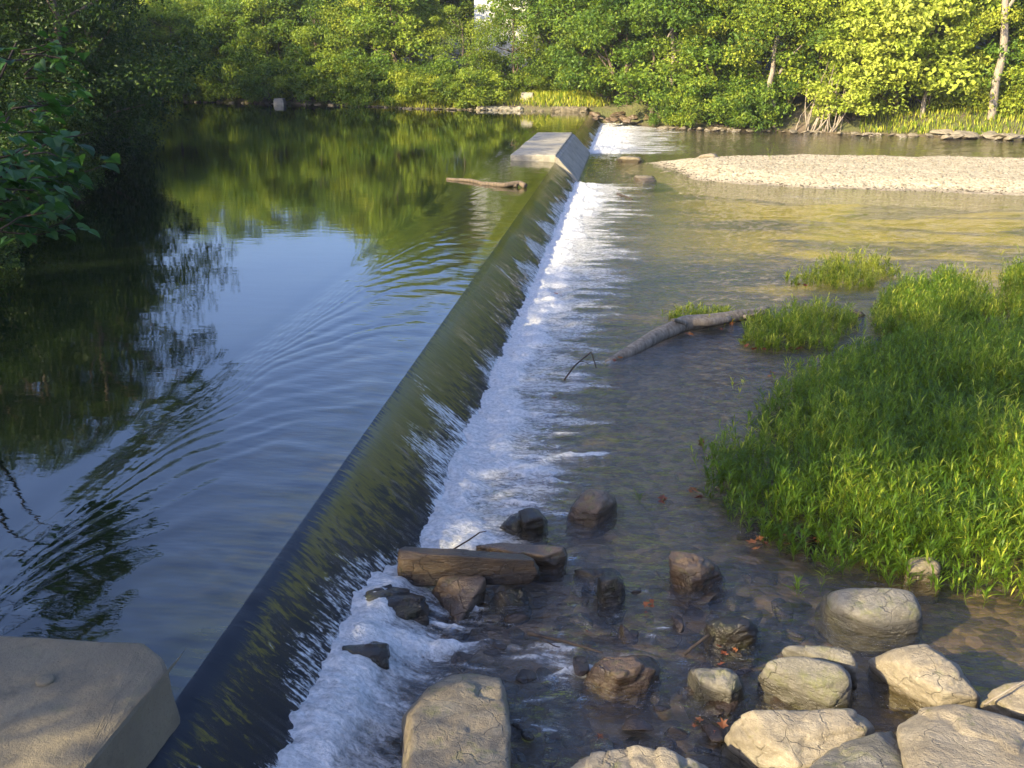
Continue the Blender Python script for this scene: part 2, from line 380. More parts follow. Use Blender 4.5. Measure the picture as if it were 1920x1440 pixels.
# cascade sheet
ns = 60
s = np.linspace(0, 1, ns)
def sheet(Y, s, off=0.0):       # profile of the falling sheet
    xt, zt = .86, -.86
    x = XC0+s*(xt-XC0)
    f = np.clip((x-XC0)/(xt-XC0), 0, 1)
    k = sstep(7.5, 11.5, Y); zs = f**1.45*.55+f*.45*sstep(0, .35, f); zl = f**1.06
    z = -.055-.81*(zs*(1-k)+zl*k)
    return x, z-off
ysc = np.concatenate([spaced(3.9, 14, .03, .05), spaced(14.05, 73.6, .055, .32)])
Sg, Yg = np.meshgrid(s, ysc); Xg, Zg = sheet(Yg, Sg)
z0 = pool_z(np.full(len(ysc), XC0), ysc)
Zg = Zg+(z0[:, None]+.055)*(1-sstep(0, .25, Sg))
rib = (fbm(Xg*.8, Yg*9, 4, 3)-.5)*.03*sstep(.05, .5, Sg)+(fbm(Xg*5, Yg*14, 8, 2)-.5)*.03*sstep(.3, .9, Sg)+(fbm(0*Xg, Yg*.6, 8, 3)-.5)*.05*sstep(.0, .25, Sg)*(1-sstep(.5, 1, Sg))
Zg = Zg+rib; Xg = Xg+rib*.6
V = np.stack([Xg.ravel(), Yg.ravel(), Zg.ravel()], 1); n = ns; m = len(ysc)
a = (np.arange(m-1)[:, None]*n+np.arange(n-1)[None, :]).ravel(); F = np.stack([a, a+1, a+n+1, a+n], 1)
cl = fbm(Yg*1.3, Xg*.8, 3, 3); st = fbm(Xg*2.4, Yg*11, 5, 4)
xtoe = toe_x(Yg)
foam = .84*sstep(.42, 1.0, Xg/xtoe+(cl-.5)*1.9)+.35*sstep(.9, 1.0, Xg/xtoe)
foam = foam*(.78+.22*sstep(8, 11, Yg))
foam = np.clip(foam, 0, 1)
sl_dry = sstep(39.0, 39.4, Yg)*(1-sstep(50.9, 51.3, Yg))
V = V[:]; keep = ((ysc[:-1] < 39.2) | (ysc[:-1] > 51.0)); F = F.reshape(m-1, n-1, 4)[keep].reshape(-1, 4)
b = NB('falling_water'); sf = b.attr('s'); fo = b.attr('foam')
stv = b.pos((4.5, 13, 4.5), world=True); n1 = b.noise(stv, 1.25, 7, .72, .5); n2 = b.noise(b.pos((2.0, 13, 2.0), world=True), 2.2, 4, .65)
n3 = b.noise(b.pos((6, 9, 6), world=True), 4, 4, .65)
olive = b.mix(n2, (.035, .030, .002), (.14, .115, .006))
yy = b.n('SeparateXYZ', {0: b.n('NewGeometry').outputs['Position']}).outputs[1]
om = b.math('ADD', b.math('MULTIPLY', b.math('SUBTRACT', n1, .5), 4.2), b.math('MULTIPLY', b.fr(yy, 6.0, 11.0), .85))
om = b.math('SUBTRACT', b.math('ADD', om, .46), b.math('MULTIPLY', sf, 1.75))
om = b.math('MULTIPLY', b.fr(om, .02, .34), b.fr(b.math('ADD', sf, b.math('MULTIPLY', b.math('SUBTRACT', n2, .5), .45)), b.math('SUBTRACT', .16, b.math('MULTIPLY', b.fr(yy, 6.0, 11.0), .17)), b.math('SUBTRACT', .26, b.math('MULTIPLY', b.fr(yy, 6.0, 11.0), .23))))
colr = b.mix(om, (.006, .007, .008), olive)
hb = b.math('ADD', b.math('MULTIPLY', n2, .6), b.math('MULTIPLY', n3, .5))
hb = b.math('ADD', hb, b.math('MULTIPLY', n1, .8))
wet = b.bsdf(Base_Color=colr, Roughness=.07, IOR=1.33, Normal=b.bump(b.math('MULTIPLY', hb, b.math('ADD', .1, b.fr(sf, .1, .8))), 1.0, .045))
fm = b.math('ADD', fo, b.math('MULTIPLY', b.math('SUBTRACT', b.math('ADD', b.math('MULTIPLY', n1, .35), b.math('ADD', b.math('MULTIPLY', n3, .25), b.math('MULTIPLY', n2, .4))), .5), 4.2))
fm = b.math('MULTIPLY', b.fr(fm, .62, 1.05), b.fr(fo, .02, .4))
white = b.bsdf(Base_Color=C(.56, .57, .54), Roughness=.6, Normal=b.bump(n3, .6, .04))
M_FALL = b.done(b.mixs(fm, wet, white))
struct(obj('falling_water', mesh_np('falling_water', V, F, M_FALL, True, {'s': Sg.ravel(), 'foam': foam.ravel()})))

# lower river
xs = np.concatenate([spaced(.0, 4.5, .03, .045), spaced(4.55, 13, .07, .2), spaced(13.3, 130, .4, 5)])
ys = np.concatenate([spaced(2.5, 13, .04, .05), spaced(13.05, 75, .06, .35)])
X, Y = np.meshgrid(xs, ys)
xt = toe_x(Y)
wd = .50+.020*Y+ .5*sstep(50, 52, Y)*(1.6)
wd = np.where(Y < 8.9, .26+.34*fbm(Y*1.3, 0*Y, 1, 2), wd)
dd = (X-xt)/wd
clump = fbm(X*.7, Y*1.8, 2, 4)
streak = fbm(X*1.1, Y*4, 6, 4)
foam = 1.0-sstep(.35, 1.3, dd+(clump-.5)*1.1)
foam = np.maximum(foam, .62*(1-sstep(.8, 2.9, dd+(streak-.5)*2.6)))
foam = foam*(1-sstep(38.6, 39.4, Y)*(1-sstep(50.6, 51.4, Y)))
# white water slipping between the near rocks
def blob(cx, cy, rx, ry, a=1.0, rot=0.0):
    c, s_ = math.cos(rot), math.sin(rot); u = (X-cx)*c+(Y-cy)*s_; v = -(X-cx)*s_+(Y-cy)*c
    return a*np.exp(-((u/rx)**2+(v/ry)**2))
def wp(px, py): return pt(px, py, ZL)
extra = 0
rr_ = np.random.default_rng(4)
for _ in range(26):
    c = wp(rr_.uniform(800, 1300), rr_.uniform(1050, 1380)); extra = extra+blob(c[0], c[1], rr_.uniform(.08, .3), rr_.uniform(.02, .05), rr_.uniform(.3, .62), rr_.uniform(-.3, .5))
for _ in range(16):
    c = wp(rr_.uniform(960, 1120), rr_.uniform(700, 1000)); extra = extra+blob(c[0], c[1], rr_.uniform(.1, .35), rr_.uniform(.02, .05), rr_.uniform(.3, .55), rr_.uniform(-.3, .3))
for (qx, qy, rx, ry, a, ro) in ((700, 1090, .28, .35, 1.0, 0), (600, 1290, .38, .5, 1.05, .3), (560, 1400, .3, .4, .9, 0), (760, 1235, .55, .10, .55, .35), (860, 1010, .35, .3, .9, 0), (1130, 1265, .22, .12, .6, .5),
                                (1060, 1240, .25, .08, .45, -.3), (1230, 1190, .15, .07, .45, 0), (1490, 368, 1.0, .5, .34, 0), (1540, 372, .9, .3, .30, 0), (1010, 880, .3, .15, .5, .2),
                                (1010, 1215, .5, .10, .35, .2), (820, 1215, .5, .07, .45, .3), (950, 1170, .4, .08, .35, 0), (1190, 1230, .3, .08, .4, .1), (1230, 1120, .3, .06, .3, 0), (650, 1200, .2, .2, .7, 0)):
    c = wp(qx, qy); extra = extra+blob(c[0], c[1], rx, ry, a, ro)
foam = np.clip(foam+extra*(.5+.9*fbm(X*3, Y*5, 4, 3)), 0, 1)
chop = .35+.65*np.exp(-np.clip(X-xt, 0, 99)/2.0)+.5*np.exp(-((Y-8)/3.0)**2)*np.exp(-((X-2)/2.5)**2)
base = tail_z(X, Y)
Z = base+.042*chop*(fbm(X*2.0, Y*3.4, 1, 4)-.5)+  .030*chop*(fbm(X*6, Y*9, 2, 3)-.5)
bf = sstep(.55, 1, foam); Z = Z+bf*(.04+.12*(fbm(X*4.0, Y*4.5, 5, 3)-.45)+.06*(fbm(X*14, Y*16, 3, 2)-.5))*np.where(Y < 30, 1, 1.3)
V = np.stack([X.ravel(), Y.ravel(), Z.ravel()], 1); n = len(xs); m = len(ys)
a = (np.arange(m-1)[:, None]*n+np.arange(n-1)[None, :]).ravel(); F = np.stack([a, a+1, a+n+1, a+n], 1)
b = NB('river_water'); fo = b.attr('foam')
g = b.n('NewGeometry').outputs['Position']; sp = b.n('SeparateXYZ', {0: g})
n1 = b.noise(b.pos((1.5, 3.2, 1), world=True), 2.0, 4, .55, .3); n2 = b.noise(b.pos((1.4, 2.6, 1), world=True), 9, 4, .6)
n0 = b.noise(b.pos((1, 2, 1), world=True), .7, 3, .5)
hgt = b.math('ADD', b.math('MULTIPLY', n1, .9), b.math('MULTIPLY', n2, .42)); hgt = b.math('ADD', hgt, b.math('MULTIPLY', n0, 1.2))
nor = b.bump(hgt, b.math('SUBTRACT', 1.0, b.math('MULTIPLY', b.fr(sp.outputs[1], 9.0, 26.0), .78)), .12)
bfc = b.n('NewGeometry').outputs['Backfacing']; iorn = b.math('SUBTRACT', 1.52, b.math('MULTIPLY', bfc, 1.52-1/1.52))
fre = b.n('Fresnel', {'IOR': iorn, 'Normal': nor}).outputs[0]
murk = b.bsdf(Base_Color=C(.075, .075, .035), Roughness=.9)
murkf = b.math('ADD', .003, b.math('MULTIPLY', b.fr(sp.outputs[1], 14.0, 50.0), .20))
under = b.mixs(murkf, b.n('BsdfTransparent', {0: C(.93, .93, .84)}).outputs[0], murk)
surf = b.mixs(fre, under, b.n('BsdfGlossy', {'Color': C(1, 1, 1), 'Roughness': .025, 'Normal': nor}).outputs[0])
n3 = b.noise(b.pos((2.0, 4.2, 2), world=True), 2.6, 6, .7, 1.2); n4 = b.noise(b.pos((1, 1.2, 1), world=True), 22, 4, .7)
nn = b.math('ADD', b.math('MULTIPLY', n3, .7), b.math('MULTIPLY', n4, .3))
fm = b.math('ADD', fo, b.math('MULTIPLY', b.math('SUBTRACT', nn, .5), b.math('SUBTRACT', 2.6, b.math('MULTIPLY', fo, 1.6))))
fm = b.math('MULTIPLY', b.math('MULTIPLY', b.fr(fm, .30, .85), .93), b.fr(fo, .04, .5))
white = b.bsdf(Base_Color=b.ramp(n4, [(.3, (.38, .40, .38)), (.58, (.70, .69, .65))]), Roughness=.7, Normal=b.bump(b.math('ADD', nn, b.math('MULTIPLY', n1, .8)), 1.0, .09))
M_RIVER = b.done(b.mixs(fm, surf, white))
struct(obj('river_water', mesh_np('river_water', V, F, M_RIVER, True, {'foam': foam.ravel()})))

# ------------------------------------------------------------------ weir, abutments
def weir_pts(y0, y1): return [(x, y, z) for y in (y0, y1) for x, z in ((-.9, -.12), (-.16, -.12), (.80, -.98), (.80, -1.5), (-.9, -1.5))]
wr = empty('weir', (0, 38, -.1), 'long straight concrete weir with algae covered sloping face under the falling water', 'weir')
me = boxmesh('weir_wall', weir_pts(3.9, 74), M_CONC, .0); o = obj('weir_wall', me, wr); o.location = (0, -38, .1)
cap = boxmesh('concrete_slab', box8(-1.88, -.10, 39.4, 51.0, -.4, .23), M_CONC_PALE, .05, 3, .02)
tag(obj('concrete_slab', cap), 'pale flat concrete slab sitting on the weir crest near its far end', 'concrete slab')
apr = boxmesh('concrete_apron', [(x, y, z) for y in (39.3, 51.1) for x, z in ((-.097, .17), (-.097, -.9), (.80, -.74), (.80, -1.2), (.02, .10))], M_CONC_PALE, .02, 2, .015)
o = obj('concrete_apron', apr); tag(o, 'dry sloping concrete face below the pale slab on the weir', 'concrete apron')
for yj in (43.2, 47.0):
    pass
ab = empty('abutment_block', (-.7, 4, .3), 'big weathered concrete abutment block in the near left corner with dappled light', 'concrete block')
q = [pt(-250, 1175, .35), pt(0, 1188, .35), pt(270, 1205, .35), pt(306, 1232, .33), pt(318, 1262, .30), pt(150, 1450, .35), pt(60, 1560, .35), pt(-600, 1560, .35)]
me = boxmesh('block', [tuple(v) for v in q]+[(v[0]*1.0+(.10 if i in (2, 3, 4, 5, 6) else 0), v[1]+(.1 if i in (1, 2, 3) else 0), -1.4) for i, v in enumerate(q)], M_CONC, .03, 5, .009, 3)
o = obj('block', me, ab); o.location = (.7, -4, -.3)
dc = pt(85, 1277, .352)
V, F = tube([(0, 0, -.02), (0, 0, .012), (0, 0, .018)], [.055, .055, .045], 20)
me = join_tubes([(V, F)], 'survey_disc', M_CONC); o = obj('survey_disc', me, ab); o.location = (dc[0]+.7, dc[1]-4, .355-.3)
apn = boxmesh('sloping_footing', [(-.3, 5.15, -.15), (.12, 5.1, -.22), (.55, 4.9, -.75), (.55, 4.9, -1.2), (-.3, 5.15, -1.2), (-.3, 3.2, -.15), (.12, 3.2, -.2), (.9, 3.2, -.75), (.9, 3.2, -1.2), (-.3, 3.2, -1.2)], M_CONC, .03, 3, .03, 9)
tag(obj('sloping_footing', apn), 'dark sloping concrete footing below the near abutment block', 'footing')
fa = boxmesh('far_abutment', box8(-2.9, -.3, 73.4, 75.0, -.6, .30), M_CONC, .1, 4, .10)
tag(obj('far_abutment', fa), 'low pale concrete ledge where the weir meets the far bank', 'concrete ledge')
fa = boxmesh('stone_ledge', box8(-8.6, -5.2, 75.1, 76.2, -.6, .22), M_CONC_PALE, .1, 4, .14, 2)
tag(obj('stone_ledge', fa), 'flat grey stone ledge along the far waterline left of the weir end', 'stone ledge')
def block(px, py, Y, w_, h_, dpt, label, taper=.8):
    c = ptY(px, py, Y); x, z = c[0], c[2]
    P = [(x-w_/2, Y-dpt/2, z), (x+w_/2, Y-dpt/2, z), (x-w_/2, Y+dpt/2, z), (x+w_/2, Y+dpt/2, z)]+[(x+sx*w_/2*taper, Y+sy*dpt/2*taper, z+h_) for sx in (-1, 1) for sy in (-1, 1)]
    P += [(p_[0], p_[1], z-.9) for p_ in P[:4]]
    tag(obj('concrete_block', boxmesh('concrete_block', P, M_CONC_PALE, .04, 2, .02)), label, 'concrete block')
block(525, 199, 82.0, .95, .62, .8, 'small white concrete block standing in the water by the far left bank')
block(989, 192, 76.8, 1.05, .72, 1.0, 'white concrete block on the grassy far bank beside the weir end')
block(978, 144, 80.0, .34, .5, .3, 'tiny white marker stone in the bushes above the far concrete block')

# ------------------------------------------------------------------ rocks
ICO = {}
def ico(k):
    if k not in ICO:
        bm = bmesh.new(); bmesh.ops.create_icosphere(bm, subdivisions=k, radius=1)
        ICO[k] = (np.array([v.co[:] for v in bm.verts]), np.array([[v.index for v in f.verts] for f in bm.faces])); bm.free()
    return ICO[k]
def hull_rock(P, k=6, rnd=60, disp=.03, seed=0, rough=.5):
    P = np.array(P, float); bm = bmesh.new()
    for p_ in P: bm.verts.new(p_)
    r = bmesh.ops.convex_hull(bm, input=bm.verts[:]); bm.normal_update()
    c = (P.min(0)+P.max(0))/2; cc = P.mean(0); c = c*.5+cc*.5; pl = []
    for f in bm.faces:
        n_ = np.array(f.normal[:]); d = float(n_@(np.array(f.verts[0].co[:])-c))
        if f.calc_area() < 1e-7: continue
        if d < 0: n_, d = -n_, -d
        for q in pl:
            if q[0]@n_ > .985: break
        else: pl.append((n_, max(d, .01)))
    bm.free()
    rc = np.random.default_rng(seed+900)
    for _ in range(14):
        n_ = rc.normal(0, 1, 3); n_ /= np.linalg.norm(n_); h_ = float(((P-c)@n_).max())
        if h_ > .02: pl.append((n_, h_*rc.uniform(.84, .96)))
    D, Fc = ico(k); ext = (P.max(0)-P.min(0)); D2 = D*ext; D2 = D2/np.linalg.norm(D2, axis=1)[:, None]
    N_ = np.array([q[0] for q in pl]); dd_ = np.array([q[1] for q in pl])
    t = np.clip(D2@N_.T, 0, None)/dd_
    R = ((t**rnd).sum(1))**(-1/rnd)
    V = c+D2*R[:, None]; s_ = ext.mean()
    f1 = fbm(V[:, 0]*2.2/s_+seed*7.1, V[:, 1]*2.2/s_, V[:, 2]*3/s_, 4, .5)-.5
    f2 = fbm(V[:, 0]*9/s_+seed, V[:, 1]*9/s_+3, V[:, 2]*12/s_, 3, .55)-.5
    led = np.abs(fbm(V[:, 0]*2/s_+seed*3, V[:, 1]*2/s_+V[:, 2]*2, V[:, 2]*7/s_, 3)-.5)      # sharp creases
    nb_ = np.array([rc.normal(0, .35), rc.normal(0, .35), 1.0]); tt = (V@nb_)/s_*5.5+(f1*2.2); saw = tt-np.floor(tt)
    V = V-D2*((saw**3)*.75*disp*s_)[:, None]
    V = V+D2*((f1*1.5+f2*rough-led*1.1+.15)*disp*s_*2.2)[:, None]
    return V, Fc
nrock = 0
def rock(base, top, mat, label, name='rock', zb=-1.25, zw=-.84, **kw):
    global nrock; nrock += 1
    B = [pt(a_, b_, zw) for a_, b_ in base]; P = list(B)+[pt(*t_) for t_ in top]+[np.array([v[0], v[1], zb]) for v in B]
    if not base: P += [np.array([v[0], v[1], zb]) for v in P]
    V, Fc = hull_rock(P, seed=nrock, **kw)
    c = np.array([V[:, 0].mean(), V[:, 1].mean(), V[:, 2].min()])
    o = obj(name, mesh_np(name, V-c, Fc, mat, True), loc=c); return tag(o, label, 'rock')
rock([], [(735, 1044, -.40), (800, 1046, -.40), (1018, 1052, -.46), (742, 1032, -.42), (870, 1031, -.44), (1010, 1040, -.5), (1060, 1036, -.56)][:6],
     M_ROCK_PLANK, 'long brown slab rock lying across other rocks at the foot of the weir', zb=-.70, rnd=90, disp=.014)
rock([(800, 1128), (855, 1180), (905, 1112), (830, 1090)], [(915, 1076, -.52), (825, 1084, -.6), (880, 1078, -.55), (850, 1120, -.66)], M_ROCK_BROWN, 'upright triangular rock propping the long brown slab', rnd=40, disp=.02)
rock([(670, 1152), (735, 1187), (800, 1176), (806, 1140), (740, 1108)], [(676, 1118, -.50), (735, 1100, -.44), (792, 1106, -.44), (804, 1130, -.5), (720, 1142, -.50)], M_ROCK_DARK, 'dark wet mossy rock in the white water left of the slab', disp=.05)
rock([(632, 1242), (670, 1268), (730, 1260), (734, 1225), (650, 1212)], [(642, 1212, -.50), (725, 1206, -.47), (728, 1234, -.52), (645, 1238, -.52)], M_ROCK_DARK, 'low black rock awash in the foam near the weir foot', disp=.04)
rock([(742, 1520), (752, 1350), (955, 1320), (955, 1520), (850, 1262)], [(800, 1300, -.42), (850, 1268, -.55), (938, 1270, -.47), (948, 1330, -.34), (948, 1520, -.28), (770, 1520, -.28), (772, 1335, -.34)], M_ROCK_TAN, 'large flat tan rock rising from the water at the bottom edge, dappled with light', rnd=60, disp=.022)
rock([(1088, 1285), (1140, 1298), (1200, 1290), (1240, 1262), (1225, 1232), (1130, 1232)], [(1130, 1230, -.68), (1200, 1228, -.60), (1228, 1245, -.60), (1120, 1262, -.66), (1170, 1262, -.62)], M_ROCK_BROWN, 'brown wet rock with glittering golden end beside the floating stick', disp=.04)
rock([(1058, 978), (1100, 987), (1155, 965), (1162, 940), (1080, 935)], [(1108, 912, -.50), (1138, 918, -.50), (1096, 928, -.54), (1125, 948, -.56), (1155, 940, -.64)], M_ROCK_BROWN, 'rounded brown boulder alone in the stream beyond the slab rocks', disp=.03, rnd=16)
rock([(928, 992), (980, 1006), (1000, 985), (990, 962), (955, 968)], [(968, 960, -.62), (985, 962, -.62), (975, 978, -.62)], M_ROCK_DARK, 'low dark rock at the edge of the foam', disp=.04)
rock([(975, 1000), (1022, 1004), (1027, 978), (1010, 955), (975, 965)], [(970, 955, -.54), (1003, 951, -.53), (1018, 972, -.56), (982, 976, -.56)], M_ROCK_DARK, 'black squarish rock standing against the low dark rock by the foam', disp=.04)
rock([(1255, 1080), (1290, 1101), (1365, 1092), (1350, 1065), (1270, 1050)], [(1258, 1040, -.58), (1308, 1042, -.54), (1345, 1070, -.66), (1300, 1074, -.6), (1262, 1058, -.6)], M_ROCK_BROWN, 'rusty brown angular rock in the middle of the shallow stream', disp=.05)
rock([(1120, 1125), (1150, 1140), (1172, 1125), (1168, 1098), (1122, 1098)], [(1122, 1076, -.55), (1160, 1071, -.54), (1168, 1088, -.56), (1130, 1094, -.56)], M_ROCK_DARK, 'small upright dark stone like a stump right of the slab', disp=.05)
rock([(1072, 1078), (1110, 1092), (1172, 1085), (1150, 1066)], [(1080, 1068, -.76), (1150, 1064, -.74), (1120, 1076, -.74)], M_ROCK_DARK, 'flat dark stone just breaking the surface beside the upright stone', disp=.04)
rock([(1318, 1192), (1360, 1215), (1420, 1212), (1427, 1180), (1340, 1162)], [(1326, 1160, -.60), (1395, 1154, -.58), (1418, 1172, -.6), (1345, 1182, -.62)], M_ROCK_DARK, 'dark rounded rock with a green weed on top in the shallow stream', disp=.04, rnd=16)
rock([(1283, 1290), (1340, 1312), (1375, 1335), (1400, 1318), (1392, 1270), (1300, 1255)], [(1298, 1250, -.62), (1350, 1246, -.56), (1385, 1268, -.56), (1372, 1290, -.6), (1305, 1275, -.62)], M_ROCK_GREY, 'grey tan lumpy rock left of the big smooth grey boulder', disp=.035)
rock([(1425, 1268), (1480, 1310), (1540, 1337), (1592, 1326), (1602, 1290), (1590, 1245), (1450, 1245)], [(1422, 1238, -.48), (1510, 1230, -.40), (1575, 1246, -.38), (1598, 1275, -.42), (1562, 1300, -.52), (1470, 1268, -.54)], M_ROCK_GREY, 'big smooth grey boulder with slanted top in the middle of the lower right rocks', disp=.022, rnd=34)
rock([(1465, 1240), (1603, 1275), (1605, 1240), (1500, 1222)], [(1468, 1216, -.56), (1555, 1208, -.46), (1603, 1228, -.44), (1603, 1252, -.5)], M_ROCK_GREY, 'smaller grey rock tucked behind the smooth grey boulder', disp=.05)
rock([(1628, 1255), (1740, 1318), (1838, 1312), (1800, 1258), (1740, 1222)], [(1630, 1230, -.58), (1680, 1214, -.45), (1736, 1212, -.42), (1800, 1262, -.42), (1834, 1304, -.50), (1770, 1300, -.46)], M_ROCK_PALE, 'pale wedge shaped rock with moss on its left face', disp=.03, rnd=60)
rock([(1355, 1385), (1450, 1445), (1540, 1435), (1640, 1375), (1560, 1345)], [(1352, 1372, -.52), (1392, 1336, -.38), (1500, 1346, -.36), (1600, 1332, -.38), (1638, 1348, -.40), (1622, 1378, -.42), (1500, 1432, -.48), (1440, 1422, -.55)], M_ROCK_PALE, 'long pale sunlit rock with hollow top near the bottom edge', disp=.03)
rock([(1400, 1560), (1520, 1430), (1690, 1400), (1710, 1560)], [(1672, 1364, -.36), (1694, 1436, -.30), (1500, 1452, -.38), (1440, 1560, -.34), (1560, 1404, -.42), (1690, 1560, -.28)], M_ROCK_GREY, 'grey brown slanting rock between the pale sunlit rock and the largest rock', disp=.025, rnd=70)
rock([(1682, 1560), (1680, 1390), (1760, 1345), (1990, 1380), (2050, 1560)], [(1678, 1350, -.30), (1722, 1322, -.24), (1800, 1318, -.22), (1900, 1345, -.22), (1985, 1395, -.18), (2040, 1560, -.14), (1720, 1560, -.14), (1688, 1400, -.26)], M_ROCK_PALE, 'largest pale tan rock filling the bottom right corner', disp=.02, rnd=70)
rock([(1838, 1318), (1990, 1370), (2010, 1310), (1880, 1290)], [(1838, 1300, -.52), (1864, 1280, -.42), (1920, 1276, -.36), (2000, 1300, -.34), (1970, 1345, -.38), (1900, 1335, -.44)], M_ROCK_PALE, 'bright pale rock at the right edge behind the largest rock', disp=.03)
rock([(1055, 1560), (1065, 1460), (1340, 1470), (1360, 1560)], [(1064, 1438, -.50), (1095, 1412, -.44), (1165, 1412, -.38), (1185, 1422, -.34), (1268, 1403, -.28), (1330, 1434, -.40), (1345, 1560, -.34), (1080, 1560, -.38)], M_ROCK_PALE, 'jagged white sunlit rock cut by the bottom edge', disp=.032)
rock([(1520, 1138), (1560, 1165), (1640, 1193), (1722, 1197), (1747, 1168), (1735, 1130), (1540, 1110)], [(1530, 1108, -.60), (1600, 1092, -.50), (1715, 1106, -.48), (1738, 1140, -.52), (1650, 1150, -.50), (1560, 1130, -.56)], M_ROCK_GREY, 'long rounded grey boulder half lit by sun just below the water plants', disp=.018, rnd=12)
rock([(1688, 1085), (1765, 1088), (1770, 1060), (1700, 1055)], [(1700, 1042, -.58), (1758, 1040, -.56), (1765, 1062, -.56), (1695, 1066, -.6)], M_ROCK_TAN, 'grey rock sticking out of the edge of the water plants', disp=.03, rnd=14)
rock([(905, 1130), (950, 1148), (995, 1130), (985, 1105)], [(920, 1108, -.72), (975, 1102, -.70), (985, 1120, -.74)], M_ROCK_DARK, 'dark low stone in the shade under the right of the slab', disp=.05)
rock([(880, 1042), (1064, 1056), (1060, 1034), (890, 1018)], [(885, 1022, -.66), (955, 1016, -.64), (1060, 1034, -.60), (1030, 1044, -.6)], M_ROCK_BROWN, 'brown rock tucked behind the long slab', disp=.04)
rock([(1183, 338), (1205, 343), (1232, 341), (1228, 332), (1195, 328)], [(1190, 329, -.62), (1222, 331, -.62)], M_ROCK_TAN, 'flat stone in the river between the foam and the gravel bar', k=4)
rock([(1152, 300), (1180, 306), (1212, 303), (1200, 294)], [(1165, 292, -.5), (1198, 296, -.55)], M_ROCK_TAN, 'angular stone in the river at the tip of the gravel bar', k=4)
rock([(1300, 300), (1330, 302), (1352, 299), (1345, 293)], [(1312, 288, -.35), (1335, 286, -.30), (1346, 293, -.4)], M_ROCK_PALE, 'rounded white boulder on the left end of the gravel bar', k=4, rnd=10)
rock([(1400, 972), (1380, 985), (1455, 980), (1440, 968)], [(1400, 968, -.70), (1440, 968, -.70)], M_ROCK_DARK, 'small dark stone at the left foot of the water plants', k=4)
rock([(1475, 1010), (1520, 1022), (1545, 1010), (1500, 1000)], [(1490, 1000, -.68), (1520, 1002, -.68)], M_ROCK_BROWN, 'small rusty stone under the edge of the water plants', k=4)
rock([(1585, 585), (1625, 592), (1600, 578)], [(1590, 578, -.66), (1618, 584, -.68)], M_ROCK_TAN, 'small grey stone between the two plant clumps', k=4)

rng = np.random.default_rng(5)
# rubble on the bed of the near shallows, and stones along the banks
protoR = []
for i in range(7):
    r = np.random.default_rng(100+i); P = r.normal(0, 1, (11, 3)); P /= np.linalg.norm(P, axis=1)[:, None]; P *= np.array([1, .8, .55])
    V, Fc = hull_rock(P, k=4, rnd=40, disp=.035, seed=i+40); protoR.append((V, Fc))
def stones(n_, fn, mat, name, label, group, smin, smax, seed, flat=1.0):
    r = np.random.default_rng(seed); ms = [mesh_np(name, V, Fc, mat, True) for V, Fc in protoR]
    for i in range(n_):
        q = fn(r)
        o = obj(name, ms[r.integers(7)], loc=q); s_ = r.uniform(smin, smax)**1.0
        o.scale = (s_, s_*r.uniform(.7, 1.1), s_*r.uniform(.6, 1)*flat); o.rotation_euler = (r.uniform(-.3, .3), r.uniform(-.3, .3), r.uniform(0, 6.28))
        tag(o, label, 'stone', group)
def f_bed(r):
    q = pt(r.uniform(780, 1500), r.uniform(1060, 1400), ZL); return (q[0], q[1], ZL-.12+.16*r.uniform(0, 1)**2)
stones(130, f_bed, M_BED_STONE, 'river_stone', 'brown stone lying in the shallow water among the near rocks', 'stones in the near shallows', .06, .19, 1, .7)
def along(a, b_, r, off): t = r.uniform(); return (a[0]+(b_[0]-a[0])*t, a[1]+(b_[1]-a[1])*t+r.uniform(-off, off))
FB = RIV[13:24]
def f_bank(r):
    i = r.choice([0, 1, 2, 3], p=[.15, .25, .25, .35]); q = along(FB[i], FB[i+1], r, .4); return (q[0], q[1]-.3, .02)
stones(110, f_bank, M_ROCK_TAN, 'bank_stone', 'small tan stone in the row along the far waterline of the pool', 'stones along the pool far bank', .15, .42, 2, .7)
def f_bank2(r):
    i = r.choice([6, 7, 8, 9], p=[.3, .3, .2, .2]); q = along(FB[i], FB[i+1], r, .5); return (q[0], q[1]-.5, ZL+.05)
stones(90, f_bank2, M_ROCK_PALE, 'bank_stone', 'pale stone along the far waterline of the lower river', 'stones along the lower river far bank', .2, .6, 3, .6)
def f_end(r):
    q = pt(r.uniform(1105, 1250), r.uniform(205, 236), ZL+.1); return (q[0], q[1], ZL+.1+(q[1]-67)*.09)
stones(60, f_end, M_ROCK_BROWN, 'bank_stone', 'brown stone piled under the trees right of the far weir end', 'stones piled at the far weir end', .3, .75, 4, .7)
def f_right(r):
    q = pt(r.uniform(1760, 1910), r.uniform(250, 262), ZL+.1); return (q[0], q[1]+.6, ZL+.15)
stones(26, f_right, M_ROCK_PALE, 'bank_stone', 'large pale flat stone on the far bank at the right', 'large pale stones on the right far bank', .5, 1.1, 6, .5)
# pebbles on the bar (uncountable)
D, Fc = ico(1); r = np.random.default_rng(8); n_ = 9000
Xp = r.uniform(3.2, 34, n_); Yp = r.uniform(36.5, 50.5, n_); k_ = inside(Xp, Yp, BAR); Xp, Yp = Xp[k_], Yp[k_]; Zp = bar_z(Xp, Yp)
sz = .022+.05*r.random(len(Xp))**3
V = (D[None]*sz[:, None, None]*np.stack([r.uniform(.8, 1.4, len(Xp)), r.uniform(.8, 1.4, len(Xp)), r.uniform(.5, .8, len(Xp))], 1)[:, None, :]+np.stack([Xp, Yp, Zp], 1)[:, None]).reshape(-1, 3)
F = (Fc[None]+(np.arange(len(Xp))*len(D))[:, None, None]).reshape(-1, 3)
tag(obj('pebbles', mesh_np('pebbles', V, F, M_ROCK_PALE, True)), 'loose pale pebbles covering the gravel bar', 'pebbles', kind='stuff')

